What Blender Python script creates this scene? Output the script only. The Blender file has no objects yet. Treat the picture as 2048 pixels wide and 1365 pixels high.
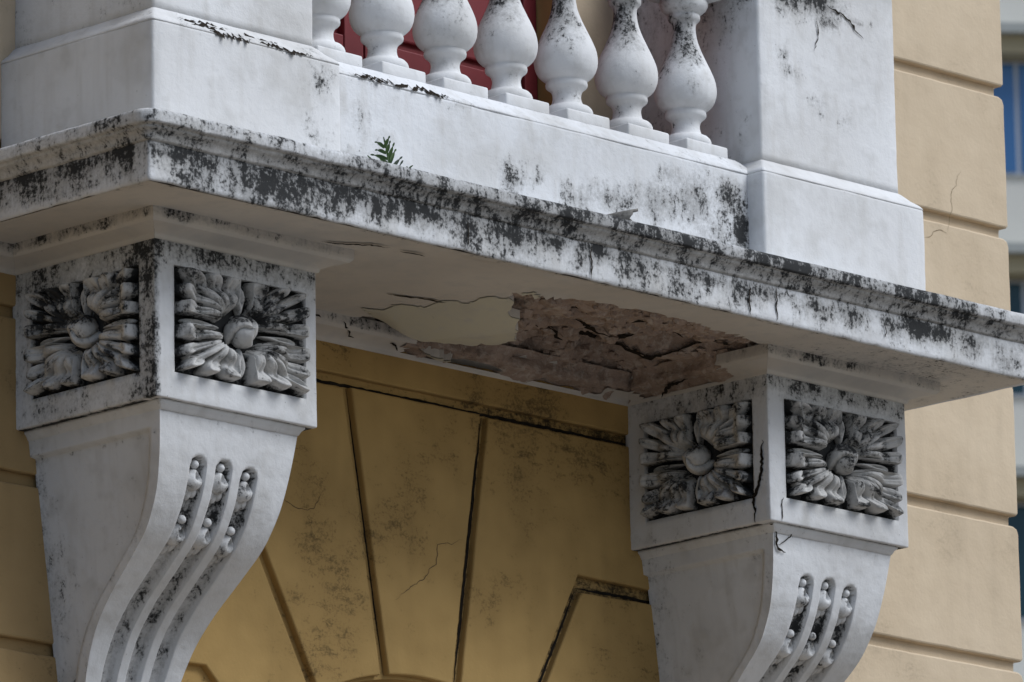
import bpy, math, random
import numpy as np
from mathutils import Matrix, Vector
from mathutils.geometry import delaunay_2d_cdt

random.seed(7)
sc = bpy.context.scene
col = sc.collection

# ------------------------------------------------------------------ camera
cam_d = bpy.data.cameras.new('camera')
cam = bpy.data.objects.new('camera', cam_d)
col.objects.link(cam)
cam_d.sensor_width = 36.0
cam_d.lens = 15293.48 / 2048 * 36
cam_d.clip_start = 0.5
cam_d.clip_end = 3000
CP = Vector((-10.64747, -12.14600, -4.11500))
CR = Vector((0.70216236, -0.71178815, -0.01804571))
CU = Vector((-0.15360626, -0.17617934, 0.97229932))
CF = Vector((0.69525041, 0.67994005, 0.23304161))
cam.matrix_world = Matrix(((CR.x, CU.x, -CF.x, CP.x), (CR.y, CU.y, -CF.y, CP.y), (CR.z, CU.z, -CF.z, CP.z), (0, 0, 0, 1)))
cam_d.dof.use_dof = True
cam_d.dof.focus_distance = 17.3
cam_d.dof.aperture_fstop = 14.0
sc.camera = cam

# ------------------------------------------------------------------ light
SUN_EL, SUN_AZ = math.radians(50), math.radians(150)      # azimuth clockwise from +y (north)
world = bpy.data.worlds.new('World')
sc.world = world
world.use_nodes = True
wn = world.node_tree
sky = wn.nodes.new('ShaderNodeTexSky')
sky.sky_type = 'NISHITA'
sky.sun_disc = False
sky.sun_elevation = SUN_EL
sky.sun_rotation = SUN_AZ
sky.air_density = 1.0
sky.dust_density = 2.0
sky.ozone_density = 1.0
bg = wn.nodes['Background']
bg.inputs[1].default_value = 0.06
wn.links.new(sky.outputs[0], bg.inputs[0])
sun_d = bpy.data.lights.new('sun', 'SUN')
sun_d.energy = 1.5
sun_d.angle = math.radians(40)
sun_d.color = (0.90, 0.95, 1.0)
sun = bpy.data.objects.new('sun', sun_d)
col.objects.link(sun)
sdir = Vector((math.sin(SUN_AZ) * math.cos(SUN_EL), math.cos(SUN_AZ) * math.cos(SUN_EL), math.sin(SUN_EL)))
sun.rotation_euler = sdir.to_track_quat('Z', 'Y').to_euler()
sun.location = sdir * 30
sc.view_settings.view_transform = 'Standard'
sc.view_settings.look = 'None'
sc.view_settings.exposure = 0.85
sc.cycles.max_bounces = 6
sc.cycles.diffuse_bounces = 3
sc.view_settings.gamma = 1.0

# ------------------------------------------------------------------ main sizes (metres)
a1, w, a2, E = 0.2196, 0.4821, 2.1603, 0.4482
zt, zb, D, W = -0.0482, -0.398, 0.6687, 2.862
R, C, g0 = 3.5665, 0.37, 0.9919
GH, GD = 0.028, 0.019          # rustication groove height and depth
GROUND = -5.7

# ------------------------------------------------------------------ noise
def _hash(i, j, k, s):
    h = (i * 374761393 + j * 668265263 + k * 2147483647 + s * 974634777).astype(np.int64)
    h = (h ^ (h >> 13)) * 1274126177 & 0x7fffffff
    h = h ^ (h >> 16)
    return (h & 0xffff) / 65535.0
def vn(P, scale, seed=0):
    Q = np.asarray(P, float) * scale + 1000.0
    I = np.floor(Q).astype(np.int64); f = Q - I; f = f * f * (3 - 2 * f)
    out = 0
    for dx in (0, 1):
        for dy in (0, 1):
            for dz in (0, 1):
                wt = (f[:, 0] if dx else 1 - f[:, 0]) * (f[:, 1] if dy else 1 - f[:, 1]) * (f[:, 2] if dz else 1 - f[:, 2])
                out = out + wt * _hash(I[:, 0] + dx, I[:, 1] + dy, I[:, 2] + dz, seed)
    return out * 2 - 1
def fbm(P, scale, octv=3, seed=0):
    s, a, t = 0, 1.0, 0
    for o in range(octv):
        s = s + a * vn(P, scale * 2 ** o, seed + o); t += a; a *= 0.5
    return s / t
def smooth(e0, e1, x):
    t = np.clip((x - e0) / (e1 - e0), 0, 1)
    return t * t * (3 - 2 * t)

# ------------------------------------------------------------------ materials
class NT:
    def __init__(self, name):
        self.m = bpy.data.materials.new(name); self.m.use_nodes = True
        self.t = self.m.node_tree; self.b = self.t.nodes['Principled BSDF']
        g = self.t.nodes.new('ShaderNodeNewGeometry'); self.pos = g.outputs['Position']
    def n(self, typ, **kw):
        nd = self.t.nodes.new(typ)
        for k, v in kw.items():
            if k.startswith('_'): setattr(nd, k[1:], v)
            else: self.put(nd.inputs[k], v)
        return nd
    def put(self, sock, v):
        if hasattr(v, 'links') or isinstance(v, bpy.types.NodeSocket): self.t.links.new(v, sock)
        else: sock.default_value = v
    def math(self, op, a, b=0.0, c=0.0, clamp=False):
        nd = self.t.nodes.new('ShaderNodeMath'); nd.operation = op; nd.use_clamp = clamp
        self.put(nd.inputs[0], a); self.put(nd.inputs[1], b); self.put(nd.inputs[2], c)
        return nd.outputs[0]
    def scaled(self, s):
        nd = self.t.nodes.new('ShaderNodeVectorMath'); nd.operation = 'MULTIPLY'
        self.put(nd.inputs[0], self.pos); nd.inputs[1].default_value = s
        return nd.outputs[0]
    def noise(self, scale, detail=4, rough=0.55, vec=None, dist=0.0):
        nd = self.n('ShaderNodeTexNoise', Scale=scale, Detail=detail, Roughness=rough, Distortion=dist)
        self.put(nd.inputs['Vector'], vec if vec is not None else self.pos)
        return nd.outputs[0]
    def ramp(self, v, e0, e1, o0=0.0, o1=1.0):
        nd = self.t.nodes.new('ShaderNodeMapRange'); nd.interpolation_type = 'SMOOTHSTEP'
        self.put(nd.inputs[0], v)
        for i, x in enumerate((e0, e1, o0, o1)): nd.inputs[i + 1].default_value = x
        return nd.outputs[0]
    def mix(self, f, a, b, mode='MIX'):
        nd = self.t.nodes.new('ShaderNodeMix'); nd.data_type = 'RGBA'; nd.blend_type = mode
        self.put(nd.inputs[0], f)
        for s, v in ((nd.inputs[6], a), (nd.inputs[7], b)):
            self.put(s, (*v, 1.0) if isinstance(v, tuple) and len(v) == 3 else v)
        return nd.outputs[2]
    def attr(self, name):
        nd = self.t.nodes.new('ShaderNodeAttribute'); nd.attribute_name = name
        return nd.outputs['Fac']
    def bump(self, h, strength, dist, prev=None):
        nd = self.n('ShaderNodeBump', Strength=strength, Distance=dist, Height=h)
        if prev is not None: self.put(nd.inputs['Normal'], prev)
        return nd.outputs[0]
    def done(self, color, rough=0.85, normal=None, spec=0.25):
        self.put(self.b.inputs['Base Color'], color if not isinstance(color, tuple) else (*color, 1.0))
        self.put(self.b.inputs['Roughness'], rough)
        self.b.inputs['Specular IOR Level'].default_value = spec
        if normal is not None: self.put(self.b.inputs['Normal'], normal)
        return self.m

def limewash(name, c1, c2, base_grime=0.0, bump=1.0):
    t = NT(name)
    big = t.noise(2.6, 1, 0.6)
    mid = t.noise(17, 2, 0.6)
    streak = t.noise(1.0, 2, 0.65, t.scaled((26, 26, 3.2)))
    base = t.mix(t.ramp(big, 0.35, 0.65), c1, c2)
    base = t.mix(t.math('MULTIPLY', t.ramp(streak, 0.50, 0.75), 0.34), base, (0.50, 0.49, 0.47))
    base = t.mix(t.math('MULTIPLY', t.ramp(mid, 0.50, 0.75), 0.38), base, (0.47, 0.465, 0.45))
    big2 = t.noise(5.5, 3, 0.68)
    base = t.mix(t.math('MULTIPLY', t.ramp(big2, 0.46, 0.72), 0.40), base, (0.44, 0.43, 0.405))
    grain = t.noise(120, 3, 0.72)
    base = t.mix(t.ramp(grain, 0.70, 0.745, 0, 0.7), base, (0.10, 0.10, 0.095))
    # weathering film and black mould (density map carried by the mesh)
    g = t.math('ADD', t.attr('grime'), base_grime)
    patch = t.noise(1.0, 4, 0.78, t.scaled((24, 24, 19)))
    run = t.noise(1.0, 2, 0.7, t.scaled((60, 60, 7)))
    s = t.math('ADD', t.math('MULTIPLY', t.math('SUBTRACT', patch, 0.5), 2.5), t.math('MULTIPLY', t.math('SUBTRACT', grain, 0.5), 1.5))
    s = t.math('ADD', s, t.math('MULTIPLY', t.math('SUBTRACT', run, 0.5), 0.7))
    s = t.math('ADD', s, t.math('MULTIPLY', t.math('SUBTRACT', big2, 0.5), 1.1))
    film = t.ramp(t.math('ADD', t.math('MULTIPLY', g, 1.15), t.math('MULTIPLY', s, 0.50)), 0.16, 0.85, 0, 0.72)
    film = t.math('MULTIPLY', film, t.ramp(g, 0.02, 0.15))
    base = t.mix(film, base, (0.20, 0.198, 0.19))
    blk = t.ramp(t.math('ADD', g, s), 0.50, 0.98)
    blk = t.math('MULTIPLY', blk, t.ramp(g, 0.05, 0.2))
    base = t.mix(t.math('MULTIPLY', blk, 0.96), base, (0.020, 0.021, 0.022))
    h = t.math('ADD', t.math('MULTIPLY', mid, 1.0), t.math('MULTIPLY', grain, 0.32))
    nrm = t.bump(h, 0.55 * bump, 0.0055)
    return t.done(base, 0.88, nrm, 0.2)

def wallpaint(name, c1, c2, dirt=0.5, spots=0.5):
    t = NT(name)
    slow = t.noise(3.0, 3, 0.66)
    base = t.mix(t.ramp(slow, 0.3, 0.65), c1, c2)
    v = t.noise(1.0, 2, 0.6, t.scaled((9, 9, 1.6)))
    base = t.mix(t.math('MULTIPLY', t.ramp(v, 0.48, 0.75), 0.24), base, tuple(x * 0.60 for x in c2))
    # soot smudges: where a slow field and a grain field are both high
    smear = t.noise(1.0, 4, 0.75, t.scaled((24, 24, 46)), 0.6)
    grain = t.noise(130, 3, 0.7)
    k = t.math('ADD', t.math('ADD', t.math('MULTIPLY', slow, 1.6), t.math('MULTIPLY', smear, 1.1)), t.math('MULTIPLY', grain, 0.8))
    base = t.mix(t.ramp(k, 1.84, 2.30, 0, dirt), base, tuple(x * 0.16 + 0.004 for x in c1))
    base = t.mix(t.ramp(grain, 0.72, 0.76, 0, spots), base, (0.04, 0.03, 0.02))
    g = t.attr('grime')
    gm = t.ramp(t.math('ADD', g, t.math('ADD', t.math('MULTIPLY', t.math('SUBTRACT', smear, 0.5), 1.2), t.math('MULTIPLY', t.math('SUBTRACT', grain, 0.5), 0.9))), 0.35, 0.85)
    gm = t.math('MULTIPLY', gm, t.ramp(g, 0.03, 0.2))
    base = t.mix(t.math('MULTIPLY', gm, 0.9), base, (0.018, 0.014, 0.009))
    h = t.math('ADD', t.math('MULTIPLY', t.noise(14, 3, 0.6), 1.2), t.math('MULTIPLY', grain, 0.22))
    return t.done(base, 0.85, t.bump(h, 0.5, 0.0045), 0.22)

M = {}
M['white'] = limewash('white_limewash', (0.70, 0.71, 0.72), (0.63, 0.632, 0.632))
M['mould_white'] = limewash('mouldy_limewash', (0.68, 0.695, 0.715), (0.60, 0.61, 0.62), 0.03, 1.2)
M['cream'] = limewash('cream_soffit_paint', (0.62, 0.585, 0.53), (0.56, 0.525, 0.475), 0.0, 0.6)
M['flap'] = limewash('old_olive_limewash', (0.60, 0.575, 0.465), (0.55, 0.525, 0.42), 0.0, 0.5)
M['dirty_white'] = limewash('rough_dirty_limewash', (0.60, 0.595, 0.58), (0.52, 0.51, 0.49), 0.06, 1.8)
M['pale'] = wallpaint('pale_ochre_paint', (0.61, 0.50, 0.36), (0.545, 0.44, 0.31), 0.22, 0.3)
M['mustard'] = wallpaint('mustard_paint', (0.47, 0.310, 0.118), (0.365, 0.236, 0.086), 0.85, 0.7)
M['ochre'] = wallpaint('ochre_paint', (0.43, 0.295, 0.14), (0.37, 0.25, 0.115), 0.85, 0.5)
def simple(name, c1, c2, scale=20, rough=0.8, bumpd=0.002, spec=0.3):
    t = NT(name); n = t.noise(scale, 6, 0.65)
    return t.done(t.mix(t.ramp(n, 0.3, 0.7), c1, c2), rough, t.bump(n, 0.4, bumpd), spec)
M['red'] = simple('red_shutter_paint', (0.20, 0.024, 0.030), (0.16, 0.020, 0.026), 8, 0.55, 0.001, 0.4)
M['crack'] = simple('crack_and_shade', (0.016, 0.013, 0.010), (0.03, 0.025, 0.02), 60, 0.95, 0.001, 0.05)
M['hairline'] = simple('hairline_brown', (0.16, 0.11, 0.06), (0.10, 0.07, 0.04), 60, 0.95, 0.001, 0.05)
M['leaf'] = simple('fern_green', (0.030, 0.070, 0.016), (0.06, 0.105, 0.024), 30, 0.5, 0.0005, 0.4)
M['leaf_dark'] = simple('moss_green', (0.05, 0.075, 0.05), (0.09, 0.11, 0.08), 60, 0.7, 0.0005, 0.3)
M['pipe'] = simple('weathered_spout', (0.24, 0.23, 0.21), (0.07, 0.065, 0.06), 60, 0.8, 0.002)
M['ground'] = simple('paving', (0.24, 0.215, 0.185), (0.19, 0.17, 0.15), 0.6, 0.9, 0.01)
M['cream_wall'] = simple('far_cream_render', (0.82, 0.80, 0.73), (0.78, 0.76, 0.69), 0.5, 0.8, 0.002)
M['beige_trim'] = simple('far_beige_trim', (0.46, 0.40, 0.26), (0.40, 0.35, 0.23), 0.5, 0.8, 0.002)
M['grey_trim'] = simple('far_grey_trim', (0.42, 0.44, 0.42), (0.36, 0.38, 0.36), 0.5, 0.8, 0.002)
M['frame_grey'] = simple('far_window_frame', (0.55, 0.60, 0.66), (0.5, 0.55, 0.62), 0.5, 0.5, 0.001)
t = NT('sky_reflection_glass'); M['glass'] = t.done((0.05, 0.17, 0.40), 0.12, None, 0.6)  # blue base colour paints a sky reflection into the panes
t = NT('dark_glass'); M['dark_glass'] = t.done((0.012, 0.05, 0.07), 0.15, None, 0.4)

def concrete():
    t = NT('exposed_render')
    n1 = t.noise(7, 6, 0.65); n2 = t.noise(38, 6, 0.7); n3 = t.noise(190, 3, 0.7)
    base = t.mix(t.ramp(n1, 0.3, 0.7), (0.47, 0.365, 0.30), (0.30, 0.225, 0.18))
    base = t.mix(t.ramp(n2, 0.48, 0.66, 0, 0.7), base, (0.56, 0.49, 0.43))
    base = t.mix(t.ramp(t.noise(11, 5, 0.7, t.scaled((0.6, 1.6, 1.6))), 0.60, 0.75, 0, 0.8), base, (0.07, 0.05, 0.042))
    base = t.mix(t.ramp(n3, 0.60, 0.72, 0, 0.55), base, (0.12, 0.09, 0.075))
    base = t.mix(t.ramp(t.noise(4.5, 3, 0.6), 0.68, 0.76, 0, 0.6), base, (0.36, 0.20, 0.06))
    nrm = t.bump(t.math('ADD', n2, t.math('MULTIPLY', n3, 0.35)), 1.0, 0.010)
    return t.done(base, 0.95, nrm, 0.1)
M['concrete'] = concrete()

# ------------------------------------------------------------------ object helpers
ROOT = {}
def thing(name, label, cat, loc, group=None):
    o = bpy.data.objects.new(name, None); col.objects.link(o)
    o.empty_display_size = 0.1
    o.location = loc; o['label'] = label; o['category'] = cat
    if group: o['group'] = group
    ROOT[o.name] = Vector(loc)
    return o
def obj(name, V, F, mat, parent=None, smoothed=True, grime=None, label=None):
    me = bpy.data.meshes.new(name)
    off = ROOT[parent.name] if parent is not None else Vector((0, 0, 0))
    V = np.asarray(V, float) - np.array(off)
    me.from_pydata(V.tolist(), [], [list(map(int, f)) for f in F])
    me.materials.append(M[mat])
    if smoothed:
        me.polygons.foreach_set('use_smooth', [True] * len(me.polygons))
    if grime is not None:
        at = me.attributes.new('grime', 'FLOAT', 'POINT'); at.data.foreach_set('value', np.asarray(grime, np.float32))
    o = bpy.data.objects.new(name, me); col.objects.link(o)
    if parent is not None:
        o.parent = parent; ROOT[o.name] = off
    if label: o['label'] = label
    return o
def tag(o, label, cat, group=None):
    o['label'] = label; o['category'] = cat
    if group: o['group'] = group
    return o
def copy_tree(src, loc, label):
    r = src.copy(); col.objects.link(r); r.location = loc; r['label'] = label
    for ch in src.children:
        c = ch.copy(); col.objects.link(c); c.parent = r
        for g in ch.children:
            d = g.copy(); col.objects.link(d); d.parent = c
    return r
def cat(parts):
    Vs, Fs, n = [], [], 0
    for V, F in parts:
        V = np.asarray(V, float); Vs.append(V); Fs += [[i + n for i in f] for f in F]; n += len(V)
    return np.concatenate(Vs), Fs
def grid_faces(nr, nc, flip=False, wrap=False):
    F = []
    for i in range(nr - 1):
        for j in range(nc if wrap else nc - 1):
            k = (j + 1) % nc
            q = [i * nc + j, i * nc + k, (i + 1) * nc + k, (i + 1) * nc + j]
            F.append(q[::-1] if flip else q)
    return F
def box(x0, x1, y0, y1, z0, z1):
    V = [(x, y, z) for x in (x0, x1) for y in (y0, y1) for z in (z0, z1)]
    F = [(0, 1, 3, 2), (4, 6, 7, 5), (0, 4, 5, 1), (2, 3, 7, 6), (0, 2, 6, 4), (1, 5, 7, 3)]
    return np.array(V, float), F
def lines(lo, hi, r, step, extra=()):
    L = [lo, lo + .3 * r, lo + r, hi - r, hi - .3 * r, hi]
    n = max(1, int((hi - lo - 2 * r) / step))
    L += list(np.linspace(lo + r, hi - r, n + 1)); L += list(extra)
    L = sorted(L); out = [L[0]]
    for v in L[1:]:
        if v - out[-1] > 4e-4: out.append(v)
    return np.array(out)
def rbox(lo, hi, r=.004, step=.03, extra=((), (), ()), recess=(), amp=.0012, seed=0):
    """rounded, slightly uneven box; recess = (axis, side, (u0,u1), (v0,v1), depth)"""
    lo = np.array(lo, float); hi = np.array(hi, float)
    L = [lines(lo[i], hi[i], r, step, extra[i]) for i in range(3)]
    P, F, n = [], [], 0
    rec = []
    for ax in range(3):
        u, v = [(1, 2), (0, 2), (0, 1)][ax]
        for sd in (0, 1):
            A, B = np.meshgrid(L[u], L[v], indexing='ij')
            pts = np.zeros((A.size, 3)); pts[:, u] = A.ravel(); pts[:, v] = B.ravel(); pts[:, ax] = (lo, hi)[sd][ax]
            fl = grid_faces(len(L[u]), len(L[v]), flip=(sd == 0) ^ (ax == 1))
            rr = np.zeros(len(pts))
            for (rax, rsd, uu, vv, dep) in recess:
                if rax == ax and rsd == sd:
                    ins = (pts[:, u] > uu[0]) & (pts[:, u] < uu[1]) & (pts[:, v] > vv[0]) & (pts[:, v] < vv[1])
                    rr[ins] = dep
            P.append(pts); rec.append(rr); F += [[i + n for i in f] for f in fl]; n += len(pts)
    P = np.concatenate(P); rec = np.concatenate(rec)
    _, idx, inv = np.unique(np.round(P, 5), axis=0, return_index=True, return_inverse=True)
    inv = inv.ravel()
    P = P[idx]; rec = rec[idx]; F = [[int(inv[i]) for i in f] for f in F]
    q = np.clip(P, lo + r, hi - r); d = P - q; nn = np.linalg.norm(d, axis=1, keepdims=True) + 1e-9
    nd = d / nn
    P = q + nd * r
    P = P + nd * (fbm(P, 7, 3, seed) * amp + vn(P, 55, seed + 9) * amp * .35)[:, None] - nd * rec[:, None]
    return P, F
def rect_sweep(x0, x1, y0, y1, prof, rc=.006, step=.04, amp=.0012, seed=0, cap=True):
    """closed rectangular loops, one per profile point (outward offset d, height z)"""
    def loop(d):
        X0, X1, Y0, Y1 = x0 - d, x1 + d, y0 - d, y1
        pts = []
        nx = max(2, int((x1 - x0) / step)); ny = max(2, int((y1 - y0) / step))
        A = [((X0, Y1), (X0, Y0), ny), ((X0, Y0), (X1, Y0), nx), ((X1, Y0), (X1, Y1), ny), ((X1, Y1), (X0, Y1), 2)]
        for k, (p, q, m) in enumerate(A):
            p = np.array(p); q = np.array(q); t_ = (q - p) / np.linalg.norm(q - p)
            s = p + t_ * rc; e = q - t_ * rc
            for i in range(m + 1): pts.append(s + (e - s) * i / m)
            # rounded corner: one mid point
            nx_ = np.array(A[(k + 1) % 4][1]) - np.array(A[(k + 1) % 4][0]); nx_ = nx_ / np.linalg.norm(nx_)
            pts.append(q + (-t_ + nx_) * rc * .293)
        return np.array(pts)
    V = []
    for d, z in prof:
        l = loop(d); V.append(np.column_stack([l, np.full(len(l), z)]))
    nc = len(V[0]); V = np.concatenate(V)
    F = grid_faces(len(prof), nc, flip=False, wrap=True)
    if cap:
        F.append(list(range(nc))[::-1]); F.append([(len(prof) - 1) * nc + i for i in range(nc)])
    c = np.array([(x0 + x1) / 2, (y0 + y1) / 2, 0]); h = np.array([(x1 - x0) / 2, (y1 - y0) / 2, 1])
    dirv = (V - c) / h; dirv[:, 2] = 0
    m = np.abs(dirv[:, :2]).max(1); nd = np.where(np.abs(dirv) > .985 * m[:, None], np.sign(dirv), 0)
    nd /= np.linalg.norm(nd, axis=1, keepdims=True) + 1e-9
    V = V + nd * (fbm(V, 7, 3, seed) * amp + vn(V, 60, seed + 4) * amp * .4)[:, None]
    return V, F
def lathe(prof, n=40, c=(0, 0)):
    V = []
    for r_, z in prof:
        for k in range(n):
            a = 2 * math.pi * k / n; V.append((c[0] + r_ * math.cos(a), c[1] + r_ * math.sin(a), z))
    F = grid_faces(len(prof), n, wrap=True)
    F.append(list(range(n))[::-1]); F.append([(len(prof) - 1) * n + k for k in range(n)])
    return np.array(V), F
def blob(c, r, seed=0, n=10, m=14):
    V, F = [], []
    for i in range(n + 1):
        th = math.pi * i / n
        for j in range(m):
            ph = 2 * math.pi * j / m
            V.append((c[0] + r[0] * math.sin(th) * math.cos(ph), c[1] + r[1] * math.sin(th) * math.sin(ph), c[2] + r[2] * math.cos(th)))
    return np.array(V), grid_faces(n + 1, m, wrap=True)
def gauss(P, blobs, ia=0, ib=2):
    g = np.zeros(len(P))
    for (u, v, su, sv, s) in blobs:
        g = np.maximum(g, s * np.exp(-((P[:, ia] - u) / su) ** 2 - ((P[:, ib] - v) / sv) ** 2))
    return g
def ribbon(pts, width, normal, lift=.0008, rag=.35, seed=0, seg=.008, frac=True):
    """thin ragged tapered strip lying on a surface (crack, flaked edge, dirt or painted shade)"""
    rnd = random.Random(seed)
    P = [np.array(q, float) for q in pts]; N = np.array(normal, float); N /= np.linalg.norm(N)
    for lev in range(3 if frac else 0):
        Q = [P[0]]
        for a, b in zip(P[:-1], P[1:]):
            L_ = np.linalg.norm(b - a); sd = np.cross(N, (b - a) / (L_ + 1e-9))
            if L_ > seg * 1.5: Q.append((a + b) / 2 + sd * rnd.uniform(-.13, .13) * L_)
            Q.append(b)
        P = Q
    out = []
    for a, b in zip(P[:-1], P[1:]):
        n = max(1, int(np.linalg.norm(b - a) / seg))
        for i in range(n): out.append(a + (b - a) * i / n)
    out.append(P[-1]); n = len(out)
    V, F = [], []
    for i, q in enumerate(out):
        tdir = out[min(i + 1, n - 1)] - out[max(i - 1, 0)]; tdir /= np.linalg.norm(tdir) + 1e-9
        s = np.cross(N, tdir)
        tw = min(1, 4 * i / n + .12, 4 * (n - 1 - i) / n + .12)
        wl = width * tw * (1 + rnd.uniform(-rag, rag)) / 2; wr = width * tw * (1 + rnd.uniform(-rag, rag)) / 2
        j = s * rnd.uniform(-rag, rag) * width * .8
        V += [q + j + s * wl + N * lift, q + j - s * wr + N * lift]
    for i in range(n - 1): F.append((2 * i, 2 * i + 1, 2 * i + 3, 2 * i + 2))
    return V, F

# ================================================================== SETTING
gv, gf = box(-600, 600, -600, 600, GROUND - .3, GROUND)
gr = obj('ground', gv, gf, 'ground', None, False); gr['kind'] = 'structure'

# ================================================================== FACADE WALL
wall = thing('facade_wall', 'ochre rendered facade wall with grooved courses and arch stones below the balcony', 'wall', (0.6, 0.2, GROUND))
ACX, ACZ, AR = 1.4545, -1.50, 0.71
J0, J1, J2 = math.radians(9.3), math.radians(28.0), math.radians(46.7)
DX0, DX1, DTOP = 0.88, 1.981, 2.55        # door opening
def inpoly(px, py, poly):
    c = False; n = len(poly); j = n - 1
    for i in range(n):
        xi, yi = poly[i]; xj, yj = poly[j]
        if (yi > py) != (yj > py) and px < (xj - xi) * (py - yi) / (yj - yi) + xi: c = not c
        j = i
    return c
def arcpts(r_, a0, a1_, n):
    return [(ACX + r_ * math.sin(a0 + (a1_ - a0) * i / n), ACZ + r_ * math.cos(a0 + (a1_ - a0) * i / n)) for i in range(n + 1)]
# core: the groove floors, one sheet with door and arch holes, and their reveals
XL, XR, ZTOP = -3.2, R - .017, 3.4
outer = [(XL, GROUND), (XR, GROUND), (XR, ZTOP), (XL, ZTOP)]
arch_hole = [(ACX - AR + .008, GROUND + .02)] + arcpts(AR - .008, -math.pi / 2, math.pi / 2, 40) + [(ACX + AR - .008, GROUND + .02)]
door_hole = [(DX0, .16), (DX1, .16), (DX1, DTOP), (DX0, DTOP)]
extra_pts = [(x, z) for x in np.arange(-.2, 3.5, .06) for z in np.arange(-1.15, .12, .06) if not inpoly(x, z, arch_hole)]
extra_pts += [(x, z) for x in (.455, .465, 2.395, 2.405) for z in np.arange(-5.5, 3.4, .3)]
allp = outer + arch_hole + door_hole + extra_pts
ed = []
k0 = 0
for poly in (outer, arch_hole, door_hole):
    n = len(poly); ed += [(k0 + i, k0 + (i + 1) % n) for i in range(n)]; k0 += n
cv, ce, cf, *_ = delaunay_2d_cdt([Vector(q) for q in allp], ed, [], 0, 1e-5)
CV = np.array([(v.x, GD, v.y) for v in cv]); CFs = []
for f in cf:
    cx = sum(cv[i].x for i in f) / len(f); cz = sum(cv[i].y for i in f) / len(f)
    if inpoly(cx, cz, outer) and not inpoly(cx, cz, arch_hole) and not inpoly(cx, cz, door_hole): CFs.append(list(f))
def reveal(poly, y0, y1, closed=True):
    V = [(x, y0, z) for x, z in poly] + [(x, y1, z) for x, z in poly]; n = len(poly)
    return V, [(i, (i + 1) % n, n + (i + 1) % n, n + i) for i in range(n if closed else n - 1)]
core = cat([(CV, CFs), reveal(arch_hole, GD, .45), reveal(door_hole, GD, .14), reveal(outer, GD, .5)])
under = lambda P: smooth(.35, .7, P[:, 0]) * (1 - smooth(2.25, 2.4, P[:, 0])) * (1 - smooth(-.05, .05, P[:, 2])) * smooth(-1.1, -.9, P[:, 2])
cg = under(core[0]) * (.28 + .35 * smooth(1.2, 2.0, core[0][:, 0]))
fxm = [np.mean([core[0][i][0] for i in f]) for f in core[1]]
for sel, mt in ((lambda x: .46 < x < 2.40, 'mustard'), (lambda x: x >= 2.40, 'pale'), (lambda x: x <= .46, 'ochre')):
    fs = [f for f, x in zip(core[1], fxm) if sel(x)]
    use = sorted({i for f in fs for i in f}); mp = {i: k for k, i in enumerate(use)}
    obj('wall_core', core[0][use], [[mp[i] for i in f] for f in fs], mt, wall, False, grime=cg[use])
bk = box(XL, XR - .02, .42, .8, GROUND, ZTOP)
obj('inner_wall', bk[0], bk[1], 'pale', wall, False)

def slab_poly(poly, y0=0.0, y1=GD + .004, ch=.004, seed=0, jit=.0007, seg=.035):
    """stone with a chamfered, slightly wavy arris; poly in (x, z), anticlockwise seen from the front"""
    rnd = random.Random(seed); P = []
    n = len(poly)
    for i in range(n):
        a = np.array(poly[i]); b = np.array(poly[(i + 1) % n]); m = max(1, int(np.linalg.norm(b - a) / seg))
        d = b - a; nn = np.array([d[1], -d[0]]) / (np.linalg.norm(d) + 1e-9)
        for k in range(m):
            P.append(a + d * k / m + (nn * rnd.uniform(-jit, jit) if k else 0))
    P = np.array(P); n = len(P)
    T = np.roll(P, -1, 0) - P; T /= np.linalg.norm(T, axis=1, keepdims=True) + 1e-9
    Nn = np.column_stack([-T[:, 1], T[:, 0]])
    B = Nn + np.roll(Nn, 1, 0); B /= np.maximum(np.linalg.norm(B, axis=1, keepdims=True), .3)
    def ring(off, y): q = P + B * off; return np.column_stack([q[:, 0], np.full(n, y), q[:, 1]])
    V = np.concatenate([ring(0, y1), ring(0, y0 + ch), ring(ch * .35, y0 + ch * .3), ring(ch, y0)])
    F = grid_faces(4, n, wrap=True)
    F.append([3 * n + i for i in range(n)])
    return V, F
gz = lambda k: g0 - k * C                      # lower arris of course k
seed = 10
def stone(name, poly, mat, **kw):
    global seed
    seed += 1
    V, F = slab_poly(poly, seed=seed, **kw)
    return obj(name, V, F, mat, wall, False)
# courses at the right-hand corner pier and left flank
def courses(x0, x1, mat, ks, rnd_right=False):
    for k in ks:
        zlo, zhi = gz(k), gz(k - 1) - GH
        if rnd_right:
            r_ = .02
            poly = [(x0, zlo), (x1 - r_ * .3, zlo), (x1, zlo + r_ * .3), (x1, zhi - r_), (x1 - r_ * .3, zhi - r_ * .3), (x1 - r_, zhi), (x0, zhi)]
        else: poly = [(x0, zlo), (x1, zlo), (x1, zhi), (x0, zhi)]
        stone('ashlar_block', poly, mat, ch=.005)
courses(2.40, R, 'pale', range(-4, 9), True)
courses(XL, 0.46, 'pale', range(-4, 3))
courses(XL, 0.46, 'ochre', range(3, 9))
# return of the corner pier (side that faces away from the camera)
for k in range(-4, 9):
    V, F = box(R - .06, R - .001, .03, .5, gz(k), gz(k - 1) - GH)
    obj('ashlar_block', V, F, 'pale', wall, False)
# plain render round the balcony door
for poly in ([(.463, gz(3)), (2.397, gz(3)), (2.397, .15), (.463, .15)], [(.463, .153), (DX0, .153), (DX0, 3.4), (.463, 3.4)],
             [(DX1, .153), (2.397, .153), (2.397, 3.4), (DX1, 3.4)], [(DX0, DTOP), (DX1, DTOP), (DX1, 3.4), (DX0, 3.4)]):
    stone('render_panel', poly, 'mustard' if poly[0][1] < 0 else 'pale')
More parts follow.
